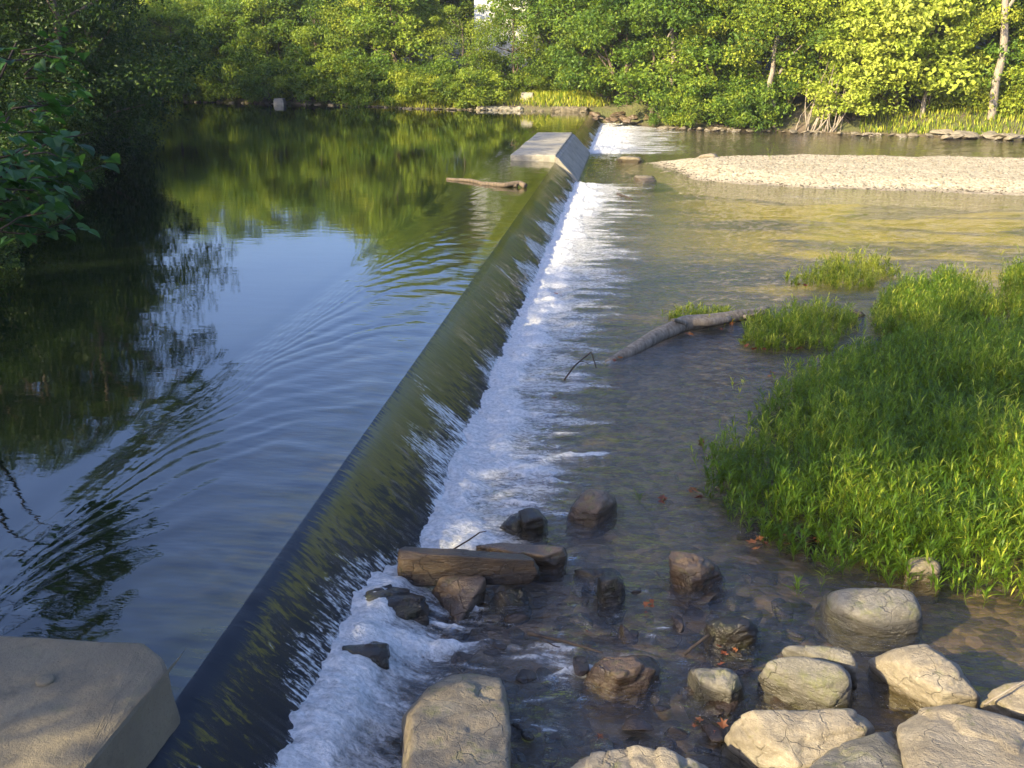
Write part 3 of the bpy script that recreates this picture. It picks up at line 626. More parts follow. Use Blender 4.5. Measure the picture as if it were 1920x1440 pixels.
# ------------------------------------------------------------------ leaves / trees
def leafcards(Cn, Nn, size, asp, r, tint, droop=.2):
    n_ = len(Cn)
    T = r.normal(0, 1, (n_, 3)); T -= (T*Nn).sum(1)[:, None]*Nn; T /= np.linalg.norm(T, axis=1)[:, None]+1e-9
    B = np.cross(Nn, T); s_ = (size*r.uniform(.6, 1.3, n_))[:, None]
    base = Cn-T*s_*.5; tip = Cn+T*s_*.5-Nn*s_*droop; l = Cn+B*s_*asp*.5+T*s_*.02+Nn*s_*.07; rr = Cn-B*s_*asp*.5+T*s_*.02+Nn*s_*.07
    V = np.stack([base, l, tip, rr], 1).reshape(-1, 3); F = np.arange(n_*4).reshape(-1, 4)
    return V, F, np.repeat(tint, 4)
def crown_mesh(name, mat, seed, rx=3.6, h0=1.2, h1=9.0, nclump=95, per=95, size=.28, asp=.62, cr=.95, low=.5, fill=.35, lean=(0, 0)):
    r = np.random.default_rng(seed); CL = []
    H_ = h1-h0
    lob = r.uniform(.7, 1.15, 8)
    while len(CL) < nclump:
        t = r.uniform(0, 1)**.9; th = r.uniform(0, 2*np.pi)
        prof = (math.sin(np.pi*min(1, (t*(1-low)+low*.55)))**.6)*lob[int(th/6.2832*8) % 8]
        rad = rx*prof*(1-r.uniform(0, 1)**2.2*.75)
        CL.append((rad*math.cos(th)+lean[0]*t, rad*math.sin(th)+lean[1]*t, h0+H_*t))
    CL = np.array(CL); cs = cr*r.uniform(.55, 1.3, nclump)
    idx = np.repeat(np.arange(nclump), per); n_ = len(idx)
    D = r.normal(0, 1, (n_, 3)); D /= np.linalg.norm(D, axis=1)[:, None]
    rr = cs[idx]*(.35+.65*r.random(n_)**.45); P = CL[idx]+D*rr[:, None]*np.array([1.15, 1.15, .62])
    # leaves drooping in small sprays
    P += r.normal(0, .10, (n_, 3))
    Nn = D*.5+r.normal(0, .55, (n_, 3))+np.array([0, 0, .55]); Nn /= np.linalg.norm(Nn, axis=1)[:, None]
    tint = np.clip(r.normal(.5, .15, nclump)[idx]+r.normal(0, .13, n_), 0, 1)
    V, F, t = leafcards(P, Nn, size, asp, r, tint)
    return mesh_np(name, V, F, mat, False, {'tint': t}), CL
def trunk_mesh(name, mat, CL, seed, r0=.2, top=.85, nb=16, lean=(0, 0)):
    r = np.random.default_rng(seed+500); h = CL[:, 2].max()*top; ts = []
    P = curve_pts((0, 0, -1.2), (lean[0]*.8, lean[1]*.8, h), 14, .03, r); R = r0*np.linspace(1.15, .15, 14)**.8; R[0] *= 1.5; ts.append(tube(P, R, 9, .35, seed))
    for c in CL[r.choice(len(CL), nb, replace=False)]:
        z = np.clip(c[2]-r.uniform(.8, 2.2), .4, h*.95); i = int(np.argmin(abs(P[:, 2]-z)))
        ts.append(tube(curve_pts(P[i], c, 7, .08, r), np.linspace(R[i]*.55, .02, 7), 6, .2, seed))
    return join_tubes(ts, name, mat)
KIND = {}
def kind(key, mat, bark=M_BARK, nv=2, r0=.2, nb=16, **kw):
    L = []
    for v in range(nv):
        cm, CL = crown_mesh('crown', mat, hash_seed(key)+v*13, **kw)
        L.append((cm, trunk_mesh('trunk', bark, CL, v+hash_seed(key), r0, nb=nb, lean=kw.get('lean', (0, 0)))))
    KIND[key] = L
def hash_seed(k_): return sum(ord(c)*(i+3) for i, c in enumerate(k_)) % 9973
def tree(key, x, y, z, sc, rz, label, name, cat, group=None, v=None, flat=1.0):
    L = KIND[key]; i = (len(S.objects) if v is None else v) % len(L); cm, tm = L[i]
    e = empty(name, (x, y, z), label, cat, group, rz, (sc, sc, sc*flat))
    obj('trunk', tm, e); obj('crown', cm, e); return e
kind('green', M_LEAF_GREEN, nv=3, nclump=44, per=200, cr=1.05, size=.27)
kind('fresh', M_LEAF_FRESH, nv=3, nclump=46, per=230, cr=1.05, size=.20)
kind('yellow', M_LEAF_YELLOW, nv=2, nclump=90, per=140, size=.30, asp=.7, cr=1.0, h0=1.5)
kind('tall', M_LEAF_GREEN, bark=M_BARK_PALE, nv=3, h0=3.0, h1=13.5, rx=4.4, nclump=75, per=170, size=.30, cr=1.3)
kind('tallf', M_LEAF_FRESH, bark=M_BARK_PALE, nv=2, h0=2.5, h1=13.0, rx=4.4, nclump=75, per=165, size=.30, cr=1.3)
kind('bush', M_LEAF_GREEN, nv=3, h0=.15, h1=3.0, rx=2.0, nclump=44, per=110, size=.20, cr=.6, low=.95, r0=.06, nb=8)
kind('bushf', M_LEAF_FRESH, nv=3, h0=.15, h1=2.6, rx=2.0, nclump=44, per=110, size=.20, cr=.6, low=.95, r0=.06, nb=8)
kind('bushd', M_LEAF_GREEN, nv=2, h0=.15, h1=3.2, rx=2.1, nclump=46, per=110, size=.20, cr=.6, low=.95, r0=.06, nb=8)
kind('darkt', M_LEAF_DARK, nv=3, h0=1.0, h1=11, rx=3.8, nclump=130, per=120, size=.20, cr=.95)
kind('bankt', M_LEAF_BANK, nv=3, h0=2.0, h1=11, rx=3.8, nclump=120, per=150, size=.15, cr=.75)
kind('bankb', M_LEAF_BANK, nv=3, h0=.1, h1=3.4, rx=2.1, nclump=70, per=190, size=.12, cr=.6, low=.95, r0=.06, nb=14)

R_ = random.Random(11)
def X_at(px, Y): return ptY(px, 150, Y)[0]
def shoreY(px):                                   # far shoreline along a sight column
    for i in range(len(FB)-1):
        a, b_ = FB[i], FB[i+1]
        for t in np.linspace(0, 1, 60):
            x, y = a+(b_-a)*t
            v = np.array([x-CAMX, y, ZL-CAMH]); q = 960+FPX*(v@RT)/(v@FW)
            if q >= px: return x, y
    return FB[-1]
def gz(x, y): return float(bank_z(np.array([x]), np.array([y]))[0])
ORD = 'first second third fourth fifth sixth seventh eighth ninth tenth eleventh twelfth thirteenth fourteenth fifteenth sixteenth seventeenth eighteenth nineteenth twentieth'.split()+['last but '+q for q in ('five', 'four', 'three', 'two', 'one')]+['last']*9
def ordn(i, n_): return ORD[i] if i < 20 else (['last', 'last but one', 'last but two', 'last but three', 'last but four', 'last but five'][min(n_-1-i, 5)])
def plant_row(pxs, back, key, sc, label, name, cat, group, jit=14, flat=(.9, 1.1)):
    jit = 10
    for i, px in enumerate(pxs):
        x, y = shoreY(px+R_.uniform(-jit, jit)); d = np.array([x-CAMX, y]); d /= np.linalg.norm(d)
        bk = R_.uniform(*back); x, y = x+d[0]*bk, y+d[1]*bk
        k_ = key if isinstance(key, str) else R_.choice(key)
        tree(k_, x, y, max(gz(x, y), 0 if x < 0 else ZL)-.05, R_.uniform(*sc), R_.uniform(0, 6.28), label+', '+ordn(i, len(pxs))+' from left', name, cat, group, v=R_.randrange(6), flat=R_.uniform(*flat))
# water's edge bushes
plant_row(range(240, 770, 26), (.6, 1.8), ['bush', 'bushd', 'bush'], (.8, 1.15), 'dense green bush overhanging the far left waterline of the pool', 'riverside_bush', 'bush', 'bushes on the far left waterline')
plant_row(range(780, 920, 24), (.8, 2.4), ['bushf', 'bushf', 'bush'], (.65, 1.0), 'bright green bush left of the far weir end', 'riverside_bush', 'bush', 'bright bushes left of the weir end')
plant_row(range(925, 1090, 26), (4.0, 6.0), ['bushf', 'bush'], (.5, .9), 'low bush on the slope behind the white concrete block', 'riverside_bush', 'bush', 'bushes behind the concrete block')
plant_row(range(1250, 1440, 26), (.5, 1.8), ['bush', 'bush', 'bushf'], (.45, 1.15), 'green bush hanging over the far bank of the lower river', 'riverside_bush', 'bush', 'bushes over the lower river')
plant_row(range(1780, 2060, 36), (3.0, 5.0), ['bushf'], (.6, .95), 'bright green bush on the open far bank at the right', 'riverside_bush', 'bush', 'bushes on the right far bank')
# first trees
plant_row(range(230, 420, 34), (2.5, 5), ['green', 'green'], (.72, .85), 'rounded mid green tree on the far bank at the left end', 'riverside_tree', 'tree', 'trees at the left end of the far bank')
plant_row(range(400, 690, 34), (3, 6), ['green', 'fresh', 'green'], (.78, .95), 'green tree at the front above the dark pool bushes', 'riverside_tree', 'tree', 'front trees above the dark bushes')
plant_row(range(700, 806, 36), (3, 6), ['fresh', 'fresh', 'green'], (.85, 1.05), 'light green sunlit tree left of the white house', 'riverside_tree', 'tree', 'sunlit trees left of the white house')
plant_row(range(1035, 1250, 40), (5, 8), ['green', 'green', 'fresh'], (.95, 1.15), 'green tree on the far bank above the weir end', 'riverside_tree', 'tree', 'trees above the weir end')
plant_row([1130, 1180, 1225], (1.5, 2.5), ['green'], (.8, .95), 'green tree leaning over the brown stones at the weir end', 'riverside_tree', 'tree', 'trees over the brown stones')
plant_row(range(1270, 1540, 40), (2, 5), ['green', 'green', 'fresh'], (.95, 1.15), 'green tree on the lower river bank before the yellow tree', 'riverside_tree', 'tree', 'trees left of the yellow tree')
plant_row([1745, 1800, 1850, 1905, 1960], (5, 8), ['fresh', 'green'], (.9, 1.1), 'light green tree on the far bank right of the yellow tree', 'riverside_tree', 'tree', 'trees right of the yellow tree')
for i, (px, bk, sc_, lab) in enumerate(((1590, 1.5, .72, 'smaller yellow green tree with leaves hanging to the water'), (1665, 2.5, 1.15, 'big yellow green broad leaved tree, brightest on the far bank'), (1730, 3.5, .85, 'yellow green tree on the right shoulder of the brightest tree'))):
    x, y = shoreY(px); d = np.array([x-CAMX, y]); d /= np.linalg.norm(d); x, y = x+d[0]*bk, y+d[1]*bk
    tree('yellow', x, y, gz(x, y)-.6, sc_, i*2.1, lab, 'yellow_green_tree', 'tree', None, v=i)
for (px, bk, sc_, k2, lab) in ((962, 4.5, .80, 'fresh', 'slim green tree covering the right half of the white house'), (868, 4.0, .72, 'fresh', 'light green tree just left of the white house wall'), (905, 3.2, .36, 'green', 'small round tree below the white house wall')):
    x, y = shoreY(px); d = np.array([x-CAMX, y]); d /= np.linalg.norm(d); x, y = x+d[0]*bk, y+d[1]*bk
    tree(k2, x, y, gz(x, y)-.1, sc_, px, lab, 'riverside_tree', 'tree')
# back rows, hillside
plant_row(range(180, 700, 44), (9, 13), ['green', 'fresh', 'darkt'], (.85, 1.0), 'second row tree behind the dark pool bushes', 'hillside_tree', 'tree', 'second row trees on the left')
plant_row(range(700, 800, 40), (9, 13), ['tallf', 'tall'], (.72, .86), 'second row tree left of the white house', 'hillside_tree', 'tree', 'second row trees left of the white house')
plant_row(list(range(1035, 2120, 46)), (10, 14), ['tall', 'tallf', 'tall'], (.95, 1.12), 'tall second row tree right of the white house', 'hillside_tree', 'tree', 'second row trees right of the white house')
plant_row(range(760, 2150, 60), (17, 23), ['tall', 'tallf'], (1.0, 1.2), 'tall tree at the back right of the house', 'hillside_tree', 'tree', 'back row trees on the right')
plant_row(range(160, 760, 60), (20, 30), ['green', 'tall'], (.8, .95), 'hazy tree at the back left of the house', 'hillside_tree', 'tree', 'back row trees on the left')
for i in range(16):                                # wood closing the bend upstream
    x = -48-i*3.2+R_.uniform(-2, 2); y = 96+i*1.7+R_.uniform(0, 8)
    tree('darkt', x, y+3, gz(x, y+3), R_.uniform(1.0, 1.3), R_.uniform(0, 6), 'dark tree closing the river bend far upstream, '+ORD[i]+' from right', 'hillside_tree', 'tree', 'dark trees at the upstream bend')

# left bank: shaded trees and bushes
def shoreL(Y): return float(np.interp(Y, RIV[:9, 1], RIV[:9, 0]))
i = 0
for Y in list(np.arange(13, 40, 2.3))+list(np.arange(41, 84, 3.3)):
    x = shoreL(Y)-R_.uniform(.2, 1.2); i += 1
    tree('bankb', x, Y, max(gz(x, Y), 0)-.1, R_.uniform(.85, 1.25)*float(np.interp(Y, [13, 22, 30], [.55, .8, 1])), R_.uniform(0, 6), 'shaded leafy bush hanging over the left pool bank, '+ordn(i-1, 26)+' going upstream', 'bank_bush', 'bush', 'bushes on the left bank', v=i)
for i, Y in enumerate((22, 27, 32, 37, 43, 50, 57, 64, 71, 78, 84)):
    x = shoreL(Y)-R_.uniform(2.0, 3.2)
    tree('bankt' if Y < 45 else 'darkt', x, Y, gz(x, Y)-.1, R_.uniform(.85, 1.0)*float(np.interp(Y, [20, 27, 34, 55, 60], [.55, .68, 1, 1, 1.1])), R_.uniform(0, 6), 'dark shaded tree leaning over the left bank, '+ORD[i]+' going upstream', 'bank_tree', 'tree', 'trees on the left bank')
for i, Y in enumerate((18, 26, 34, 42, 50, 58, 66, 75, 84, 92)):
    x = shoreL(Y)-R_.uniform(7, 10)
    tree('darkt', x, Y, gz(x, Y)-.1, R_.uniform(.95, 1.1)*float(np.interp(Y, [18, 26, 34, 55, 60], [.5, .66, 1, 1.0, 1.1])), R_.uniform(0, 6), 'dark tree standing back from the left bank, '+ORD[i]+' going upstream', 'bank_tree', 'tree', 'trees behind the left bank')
# trees behind and left of the view that shade the near water
for (x, y, k_, sc_, lab) in ((-9.5, 1.5, 'bankt', 1.10, 'tree on the near left bank shading the weir'), (-12.5, 5.5, 'bankt', 1.0, 'tree standing back on the near left bank, off the pool'),
                         (-7.1, -1.6, 'bankt', .60, 'small tree behind the near abutment'),
                         (-13, -3, 'darkt', 1.1, 'dark tree far back on the near left bank')):
    tree(k_, x, y, gz(x, y)-.1, sc_, x, lab, 'bank_tree', 'tree')

for px, Y, sc_, lb_ in ((175, 36, 1.0, 'dark tree whose boughs reach farthest right over the upper left pool'), (120, 30, .85, 'dark tree between the heart leaved saplings and the farthest reaching boughs')):
    c = ptY(px, 150, Y); tree('bankt', c[0], Y, -.1, sc_, 1.3, lb_, 'bank_tree', 'tree', v=1)
# near sapling with big heart shaped leaves
def heart(n_=1):
    o_ = np.array([(0, 0), (.28, -.10), (.52, .10), (.50, .42), (.28, .75), (0, 1.05), (-.28, .75), (-.50, .42), (-.52, .10), (-.28, -.10)])
    z = np.array([0, .05, .10, .10, .03, -.18, .03, .10, .10, .05]); return np.stack([o_[:, 0], o_[:, 1], z], 1)
def sapling(loc, seed, nbr, spread, hgt_, label, leaf=.2):
    r = np.random.default_rng(seed); e = empty('broadleaf_sapling', loc, label, 'sapling', 'big leaved saplings on the left bank')
    ts = [tube(curve_pts((-1.8, 0, -loc[2]-.2), (.1, 0, hgt_*.8), 8, .05, r), np.linspace(.045, .012, 8), 6)]
    HV = heart(); hv = []; hf = []; ht = []
    for k_ in range(nbr):
        z0_ = r.uniform(.15, .85)*hgt_; th = r.uniform(-2.2, 1.6); L = spread*r.uniform(.5, 1.1)
        a_ = np.array([.15, 0, z0_]); b_ = a_+np.array([math.cos(th)*L, math.sin(th)*L, r.uniform(-.2, .45)*L])
        cp = curve_pts(a_, b_, 6, .08, r); ts.append(tube(cp, np.linspace(.014, .005, 6), 5))
        for j in range(9):
            t = r.uniform(.25, 1); c = a_+(b_-a_)*t+r.normal(0, .09, 3); s_ = leaf*r.uniform(.6, 1.15)
            az = th+r.normal(0, .8); f = np.array([math.cos(az), math.sin(az), -.35+r.normal(0, .2)]); f /= np.linalg.norm(f)
            up_ = np.array([0, 0, 1.])+r.normal(0, .25, 3); sd_ = np.cross(f, up_); sd_ /= np.linalg.norm(sd_); n_ = np.cross(sd_, f)
            b0 = len(hv)*10; hv.append(c+s_*(HV[:, :1]*sd_+HV[:, 1:2]*f+HV[:, 2:]*n_)); tt = r.uniform(.2, .8); ht += [tt]*10
            q = [b0+v for v in range(10)]
            hf += [(q[0], q[1], q[2], q[3]), (q[0], q[3], q[4], q[5]), (q[0], q[5], q[6], q[7]), (q[0], q[7], q[8], q[9])]
    obj('stem', join_tubes(ts, 'stem', M_TWIG), e); obj('foliage', mesh_np('foliage', np.concatenate(hv), hf, M_LEAF_BROAD, False, {'tint': ht}), e)
for i, (px, py, Y, nb, sp_, hh_, lf, lb_) in enumerate(((20, 330, 11.5, 16, 1.0, 2.0, .22, 'sapling with the largest heart shaped leaves reaching over the pool'), (-60, 360, 10.0, 14, .9, 1.8, .18, 'heart leaved sapling nearest the camera, cut by the left edge'), (30, 160, 13.5, 10, .9, 1.6, .17, 'highest heart leaved sapling behind the others at the left edge'))):
    c = ptY(px, py, Y); sapling((c[0], c[1], c[2]-hh_*.45), 60+i, nb, sp_, hh_, lb_, lf)

# bare tangled branches under the trees, far trunks
def branch_thing(name, label, cat, paths, mat, group=None):
    ts = []
    r = np.random.default_rng(len(S.objects))
    for P, r0, r1 in paths:
        P = np.array(P, float)
        if len(P) == 2: P = curve_pts(P[0], P[1], 9, .06, r)
        else:
            t = np.linspace(0, len(P)-1, len(P)*4); P = np.stack([np.interp(t, range(len(P)), P[:, k_]) for k_ in range(3)], 1); P[1:-1] += r.normal(0, (0 if isinstance(r0, list) else r0)*.06, P[1:-1].shape)
        ts.append(tube(P, np.linspace(r0, r1, len(P)) if not isinstance(r0, list) else np.interp(np.linspace(0, 1, len(P)), np.linspace(0, 1, len(r0)), r0), 12, .3, 3))
    o = obj(name, join_tubes(ts, name, mat)); return tag(o, label, cat, group)
paths = []
r = np.random.default_rng(3)
for i in range(20):
    x, y = shoreY(1490+r.uniform(0, 85)); a_ = np.array([x+r.uniform(-.3, .3), y+.4, ZL]); b_ = a_+np.array([r.uniform(-.6, 1.6), r.uniform(-.8, 1), r.uniform(2, 4.6)])
    paths.append(((a_, b_), r.uniform(.03, .07), .012))
branch_thing('bare_branches', 'tangle of bare pinkish branches at the water under the yellow green tree', 'branches', paths, M_BARK_PALE)
for (px, h_, r0, lab) in ((1455, 5, .20, 'brown bare trunk standing in the gap between bushes on the far bank'), (1875, 11, .27, 'thick pale trunk with climbing ivy at the right of the far bank'), (1740, 9, .16, 'thin pale trunk beside the brightest tree'), (1245, 9, .18, 'pale upright trunk in the trees above the river bend')):
    x, y = shoreY(px); y += 2.2 if px != 1455 else .8
    branch_thing('tree_trunk', lab, 'tree trunk', [(((x, y, ZL), (x-.3, y+.2, h_)), r0, r0*.6), (((x-.1, y, h_*.55), (x+1.2, y, h_*.9)), r0*.45, .03)], M_BARK_PALE)

# white house up the bank
M_WHITE = NB('white_siding'); M_WHITE = M_WHITE.done(M_WHITE.bsdf(Base_Color=C(.55, .55, .53), Roughness=.6))
M_ROOF = NB('grey_shingle'); M_ROOF = M_ROOF.done(M_ROOF.bsdf(Base_Color=C(.10, .09, .09), Roughness=.8))
M_GLASS = NB('window_glass'); M_GLASS = M_GLASS.done(M_GLASS.bsdf(Base_Color=C(.03, .035, .04), Roughness=.1))
hx, hy = X_at(915, 86.0), 86.0
he = empty('white_house', (hx, hy, 4.7), 'white house half hidden among the trees above the far bank', 'house')
P = box8(-1.1, 3.4, 0, 5, -2, 4.2)+[(1.15, 0, 6.0), (1.15, 5, 6.0)]
obj('wall', boxmesh('wall', P, M_WHITE, 0), he)
for sx in (-1, 1):
    ww = 2.35
    Pp = [(1.15, y, z) for y in (-.3, 5.3) for z in (6.03, 6.2)]+[(1.15+sx*2.75, y, z) for y in (-.3, 5.3) for z in (3.85, 4.0)]
    obj('roof', boxmesh('roof', Pp, M_ROOF, 0), he)
for wx in (.9, 2.4):
    f_ = obj('window', boxmesh('window', box8(wx-.4, wx+.4, -.06, .02, 1.4, 2.8), M_WHITE, .01), he)
    obj('pane', boxmesh('pane', box8(wx-.32, wx+.32, -.08, -.05, 1.5, 2.7), M_GLASS, 0), f_)

# ------------------------------------------------------------------ logs, sticks
def P3(l): return [pt(*q) for q in l]
branch_thing('fallen_log', 'bent pale grey log lying half in the water beside the plants', 'log',
             [(P3([(1135, 682, -.84), (1180, 660, -.78), (1235, 628, -.74), (1285, 606, -.70), (1340, 600, -.70), (1400, 590, -.72), (1440, 582, -.70)]), [.05, .10, .13, .15, .13, .11, .08], 0),
              (P3([(1395, 594, -.70), (1428, 583, -.55)]), .04, .02), (P3([(1285, 608, -.66), (1262, 600, -.50)]), .05, .03), (P3([(1285, 606, -.70), (1330, 604, -.66), (1370, 598, -.64)]), .10, .05)], M_LOG)
branch_thing('driftwood', 'thin brown driftwood caught on the weir shelf before the slab', 'driftwood',
             [(P3([(838, 336, .02), (880, 338, .04), (905, 344, .03), (945, 347, .05), (975, 343, .10), (985, 349, .02)]), .05, .09), (P3([(900, 347, .0), (930, 344, .05), (970, 348, .03)]), .03, .06)], M_BARK)
branch_thing('bent_twig', 'thin black bent twig sticking out of the water by the log', 'twig',
             [([pt(1058, 712, -.8), pt(1078, 685, -.55), pt(1108, 660, -.38), pt(1110, 664, -.38), pt(1118, 690, -.62)], .013, .008), ([pt(1088, 678, -.5), pt(1106, 684, -.55)], .008, .004)], M_TWIG)
branch_thing('curved_twig', 'thin dark curved twig in the foam behind the brown slab', 'twig',
             [([pt(848, 1031, -.6), pt(880, 1012, -.5), pt(900, 998, -.42), pt(912, 996, -.40)], .009, .005)], M_TWIG)
branch_thing('floating_stick', 'brown stick floating beside the brown wet rock', 'stick',
             [(P3([(990, 1187, -.76), (1060, 1203, -.74), (1130, 1224, -.72)]), .018, .008), (P3([(1010, 1195, -.74), (1050, 1213, -.75)]), .008, .004)], M_TWIG)
branch_thing('leaning_stick', 'short dark stick leaning on the dark rounded rock', 'stick', [(P3([(1283, 1228, -.8), (1300, 1212, -.74), (1330, 1190, -.66)]), .016, .012)], M_TWIG)
branch_thing('thin_twig', 'thin pale twig lying across the bright rock at the right edge', 'twig', [(P3([(1845, 1322, -.44), (1880, 1300, -.36), (1930, 1272, -.30)]), .008, .005)], M_BARK_PALE)
branch_thing('floating_branch', 'small brown branch drifting in the river below the far stone', 'branch', [(P3([(1158, 364, -.78), (1172, 368, -.74), (1186, 374, -.76)]), .05, .02)], M_TWIG)

# ------------------------------------------------------------------ water plants
def plants(name, polys, dens, seed, label, hmin=.30, hmax=.68, leafL=.15, edge=.9, z0=ZL, mat=M_GRASS, nl=19, kind_='stuff', tb=.48):
    r = np.random.default_rng(seed); pts_ = []
    for poly in polys:
        poly = np.array(poly); A = .5*abs(np.dot(poly[:, 0], np.roll(poly[:, 1], 1))-np.dot(poly[:, 1], np.roll(poly[:, 0], 1)))
        lo, hi = poly.min(0), poly.max(0); n_ = int(dens*np.prod(hi-lo))
        X_ = r.uniform(lo[0], hi[0], n_); Y_ = r.uniform(lo[1], hi[1], n_)
        X2 = X_+(fbm(X_*1.5, Y_*1.5, 3, 3)-.5)*1.1; Y2 = Y_+(fbm(X_*1.5, Y_*1.5, 8, 3)-.5)*1.1
        k_ = inside(X2, Y2, poly); d = seg_dist(X2, Y2, poly); k_ &= (r.random(n_) < .35+d/edge*.6)
        pts_.append(np.stack([X_[k_], Y_[k_], np.clip(d[k_]/edge, 0, 1)], 1))
    Q = np.concatenate(pts_); n_ = len(Q)
    B = np.stack([Q[:, 0], Q[:, 1], np.full(n_, z0-.06)], 1)
    pf = fbm(Q[:, 0]*1.1, Q[:, 1]*1.1, 1, 3)
    hgt_ = (hmin+(hmax-hmin)*r.random(n_)**1.6*1.25)*(.45+.55*Q[:, 2])*(.35+1.3*pf)
    ln = r.normal(0, .20, (n_, 2))+.25*(np.stack([fbm(Q[:, 0]*1.3, Q[:, 1]*1.3, 5, 2), fbm(Q[:, 0]*1.3, Q[:, 1]*1.3, 15, 2)], 1)-.5)*2
    tipv = B+np.concatenate([ln*hgt_[:, None], hgt_[:, None]], 1)
    tint0 = np.clip(tb+(pf-.5)*.9+r.normal(0, .10, n_), 0, 1)
    az = r.uniform(0, 6.28, n_); sd_ = np.stack([np.cos(az), np.sin(az), 0*az], 1)*.0032
    V1 = np.stack([B-sd_, B+sd_, tipv+sd_*.4, tipv-sd_*.4], 1).reshape(-1, 3); t1 = np.repeat(tint0, 4)
    idx = np.repeat(np.arange(n_), nl); m_ = len(idx); t = r.uniform(.22, 1.0, m_)
    c = B[idx]+(tipv-B)[idx]*t[:, None]; a_ = r.uniform(0, 6.28, m_); el = r.uniform(.45, 1.3, m_); L = leafL*r.uniform(.55, 1.25, m_)
    d = np.stack([np.cos(a_)*np.cos(el), np.sin(a_)*np.cos(el), np.sin(el)], 1); s2 = np.stack([-np.sin(a_), np.cos(a_), 0*a_], 1)
    wd_ = (L*.043+.0018)[:, None]
    mid = c+d*L[:, None]*.5; tp = c+d*L[:, None]*np.array([1.02, 1.02, .72])
    V2 = np.stack([c, mid+s2*wd_, tp, mid-s2*wd_], 1).reshape(-1, 3); t2 = np.repeat(np.clip(tint0[idx]+r.normal(0, .17, m_), 0, 1), 4)
    V = np.concatenate([V1, V2]); F = np.arange(len(V)).reshape(-1, 4)
    o = obj(name, mesh_np(name, V, F, mat, False, {'tint': np.concatenate([t1, t2])})); return tag(o, label, 'water plants', kind=kind_)
def W(l, z=ZL): return [tuple(pt(a_, b_, z)[:2]) for a_, b_ in l]
plants('water_plants', [W([(1320, 905), (1330, 965), (1410, 1000), (1500, 1030), (1560, 1060), (1600, 1125), (1800, 1130), (2300, 1145), (2300, 600), (2000, 560), (1905, 590), (1840, 640), (1700, 650), (1620, 655), (1520, 685), (1450, 740), (1400, 820)])],
       190, 1, 'broad bed of bright green leafy plants growing out of the shallow river')
plants('water_plants', [W([(1380, 610), (1390, 648), (1460, 660), (1560, 655), (1625, 625), (1600, 600), (1500, 590), (1440, 600)])], 240, 2, 'clump of green plants growing around the right end of the log')
plants('water_plants', [W([(1455, 525), (1500, 540), (1580, 545), (1690, 522), (1680, 508), (1560, 505)])], 190, 3, 'thin sunlit clump of plants farthest out in the river', tb=.6)
plants('water_plants', [W([(1640, 570), (1650, 640), (1790, 660), (1870, 610), (1860, 560), (1760, 530), (1660, 545)])], 220, 4, 'rounded clump of green plants behind the broad plant bed')
plants('water_plants', [W([(1862, 600), (1868, 540), (1930, 505), (2100, 500), (2100, 600)])], 170, 9, 'sunlit tall plants at the right edge of the picture above the broad bed', hmin=.5, hmax=.9, tb=.6)
plants('water_plants', [W([(1235, 600), (1260, 615), (1370, 600), (1350, 582), (1290, 585)])], 190, 5, 'low green plants growing behind the log', hmin=.2, hmax=.4)
def sprig(px, py, seed, label, n_=9, h_=.35, rad=.13, z=ZL):
    c = pt(px, py, z); a_ = np.linspace(0, 6.28, 9)[:-1]
    poly = [(c[0]+rad*math.cos(t), c[1]+rad*math.sin(t)) for t in a_]
    o = plants('water_plant', [poly], n_/(4*rad*rad), seed, label, hmin=h_*.7, hmax=h_*1.3, edge=.05, z0=z, kind_=None, nl=12)
    o['category'] = 'plant'; del_ = o.get('kind')
    if del_ is None and 'kind' in o: del o['kind']
for i, (px, py, h_, lab) in enumerate(((1205, 935, .26, 'lone little green plant in the stream beyond the brown boulder'), (1285, 922, .34, 'small green plant with brown leaves at its foot left of the plant bed'), (1365, 735, .26, 'small green plant in the open water before the plant bed'), (1388, 745, .22, 'smallest green plant beside the other one in open water'),
        (1330, 640, .28, 'small plant rising in front of the log'), (1522, 1105, .34, 'thin pale green plant at the left end of the long rounded boulder'), (1330, 880, .4, 'leafy green plant just left of the plant bed'), (1250, 1185, .10, 'green weed on the bed left of the dark rounded rock'), (1440, 300, .7, 'thin upright plant on the gravel bar'), (1770, 300, .5, 'low sparse plant at the right of the gravel bar'))):
    sprig(px, py, 20+i, lab, 9 if h_ > .2 else 6, h_, .14, z=ZL if py > 400 else ZL+.3)
# grass tufts of the far bank and the right bank (uncountable)
def bankgrass(name, poly, dens, seed, label, h_=.45, z=0.0):
    r = np.random.default_rng(seed); poly = np.array(poly); lo, hi = poly.min(0), poly.max(0); n_ = int(dens*np.prod(hi-lo))
    X_ = r.uniform(lo[0], hi[0], n_); Y_ = r.uniform(lo[1], hi[1], n_); k_ = inside(X_, Y_, poly); X_, Y_ = X_[k_], Y_[k_]; Z_ = bank_z(X_, Y_)
    n_ = len(X_); c = np.stack([X_, Y_, Z_], 1); a_ = r.uniform(0, 6.28, n_); L = h_*r.uniform(.5, 1.3, n_)
    tp = c+np.stack([np.cos(a_)*.35*L, np.sin(a_)*.35*L, L], 1); s2 = np.stack([-np.sin(a_), np.cos(a_), 0*a_], 1)*.035; md = (c+tp)/2
    V = np.stack([c, md+s2, tp, md-s2], 1).reshape(-1, 3)
    tag(obj(name, mesh_np(name, V, np.arange(len(V)).reshape(-1, 4), M_GRASS, False, {'tint': np.repeat(np.clip(r.normal(.6, .2, n_), 0, 1), 4)})), label, 'grass', kind='stuff')
bankgrass('bank_grass', [(-9, 76.4), (-.5, 74.6), (1.5, 74.5), (1, 80), (-10, 82)], 90, 1, 'sunlit grass on the far bank around the white concrete block')
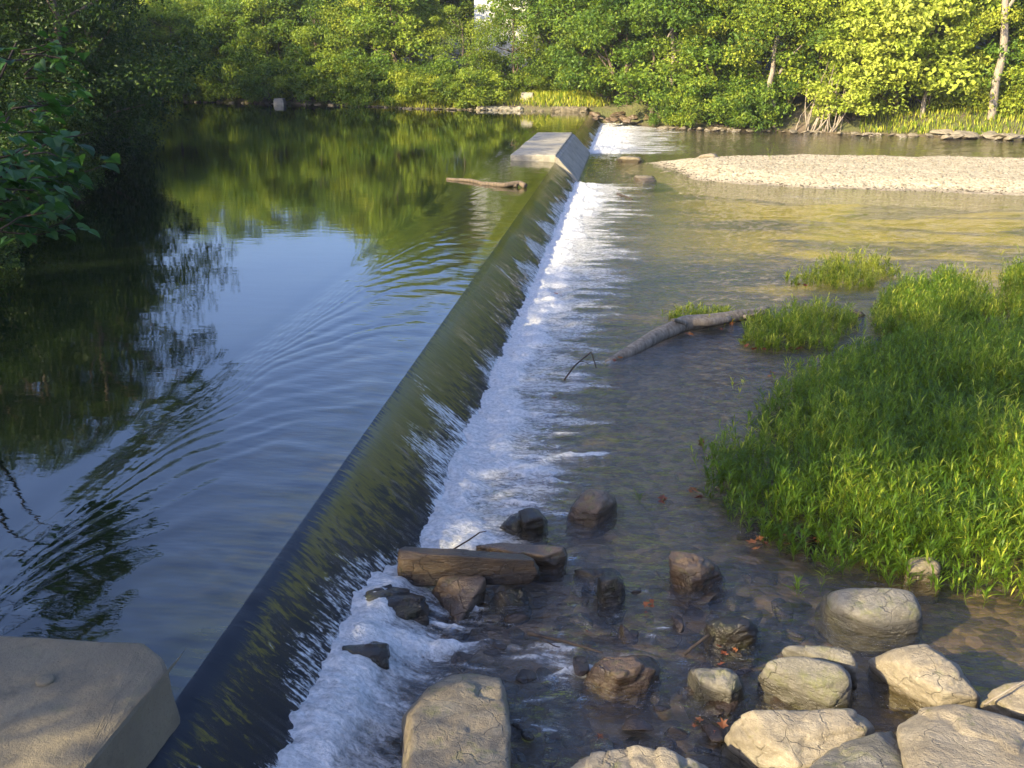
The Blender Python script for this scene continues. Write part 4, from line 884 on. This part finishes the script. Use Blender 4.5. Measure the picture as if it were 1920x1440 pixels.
bankgrass('bank_grass', [(17, 65.6), (26, 63.2), (40, 60), (42, 68), (18, 70)], 60, 2, 'bright grass on the far bank at the right', .4)
bankgrass('bank_grass', [(-20, 80.6), (-13, 76.2), (-9, 76), (-9, 80), (-19, 84)], 60, 3, 'grass and reeds along the sunlit far waterline', .6)

# fallen leaves
def leaf_mesh(seed):
    r = np.random.default_rng(seed); k_ = 11; a_ = np.linspace(0, 2*np.pi, k_, endpoint=False)
    rad = .05*(1+.45*np.cos(a_*5+.3))*(1+.15*r.normal(0, 1, k_)); P = np.stack([rad*np.cos(a_), rad*np.sin(a_), .012*r.normal(0, 1, k_)+.015], 1)
    V = np.vstack([[0, 0, 0], P]); F = [(0, 1+i_, 1+(i_+1) % k_) for i_ in range(k_)]
    return mesh_np('fallen_leaf', V, F, M_LITTER, False, {'tint': np.full(len(V), r.uniform(.2, .9))})
LM = [leaf_mesh(i_) for i_ in range(6)]
r = np.random.default_rng(77)
spots = [(1398, 650), (1395, 640), (1415, 652), (1480, 652), (1445, 705), (1442, 700), (1318, 828), (1290, 630), (1300, 625), (1345, 618), (1375, 605), (1430, 655), (1500, 655), (1410, 1018), (1420, 1025), (1440, 1020), (1500, 1012), (1525, 1015), (1480, 1022),
         (1290, 920), (1300, 918), (1320, 935), (1560, 535), (1500, 532), (1510, 535), (1628, 522), (1205, 1135), (1215, 1145), (1230, 1140), (1225, 1130), (1355, 1222), (1350, 1210), (1375, 1218), (1345, 1248), (690, 1195), (705, 1200), (1340, 1372), (1355, 1360), (1120, 1380), (1240, 940), (1250, 935), (1040, 553), (1043, 556),
         (1105, 1185), (1320, 1350), (1300, 1360), (1040, 750), (1425, 1010), (1160, 670), (1150, 672), (1390, 600), (1470, 1010), (1540, 1012)]
for i, (px, py) in enumerate(spots):
    c = pt(px+r.normal(0, 4), py+r.normal(0, 3), ZL+.03)
    o = obj('fallen_leaf', LM[i % 6], loc=c); s_ = r.uniform(.8, 1.5)*(.45 if py > 1100 else .75); o.scale = (s_, s_, s_); o.rotation_euler = (r.normal(0, .4), r.normal(0, .4), r.uniform(0, 6.28))
    tag(o, 'curled red brown fallen leaf caught at the water surface', 'leaf', 'fallen leaves on the lower river')

# ------------------------------------------------------------------ morning haze
bm = bmesh.new(); bmesh.ops.create_cube(bm, size=1); me = bpy.data.meshes.new('haze'); bm.to_mesh(me); bm.free()
hz = obj('haze', me); hz.scale = (400, 420, 90); hz.location = (0, 160, 35); tag(hz, 'thin pale morning haze over the river', 'haze', kind='stuff')
b = NB('haze_air'); v = b.n('VolumePrincipled', {'Color': C(.85, .92, 1.0), 'Density': .00028, 'Anisotropy': .2})
b.t.links.new(v.outputs[0], b.out.inputs['Volume']); me.materials.append(b.m)
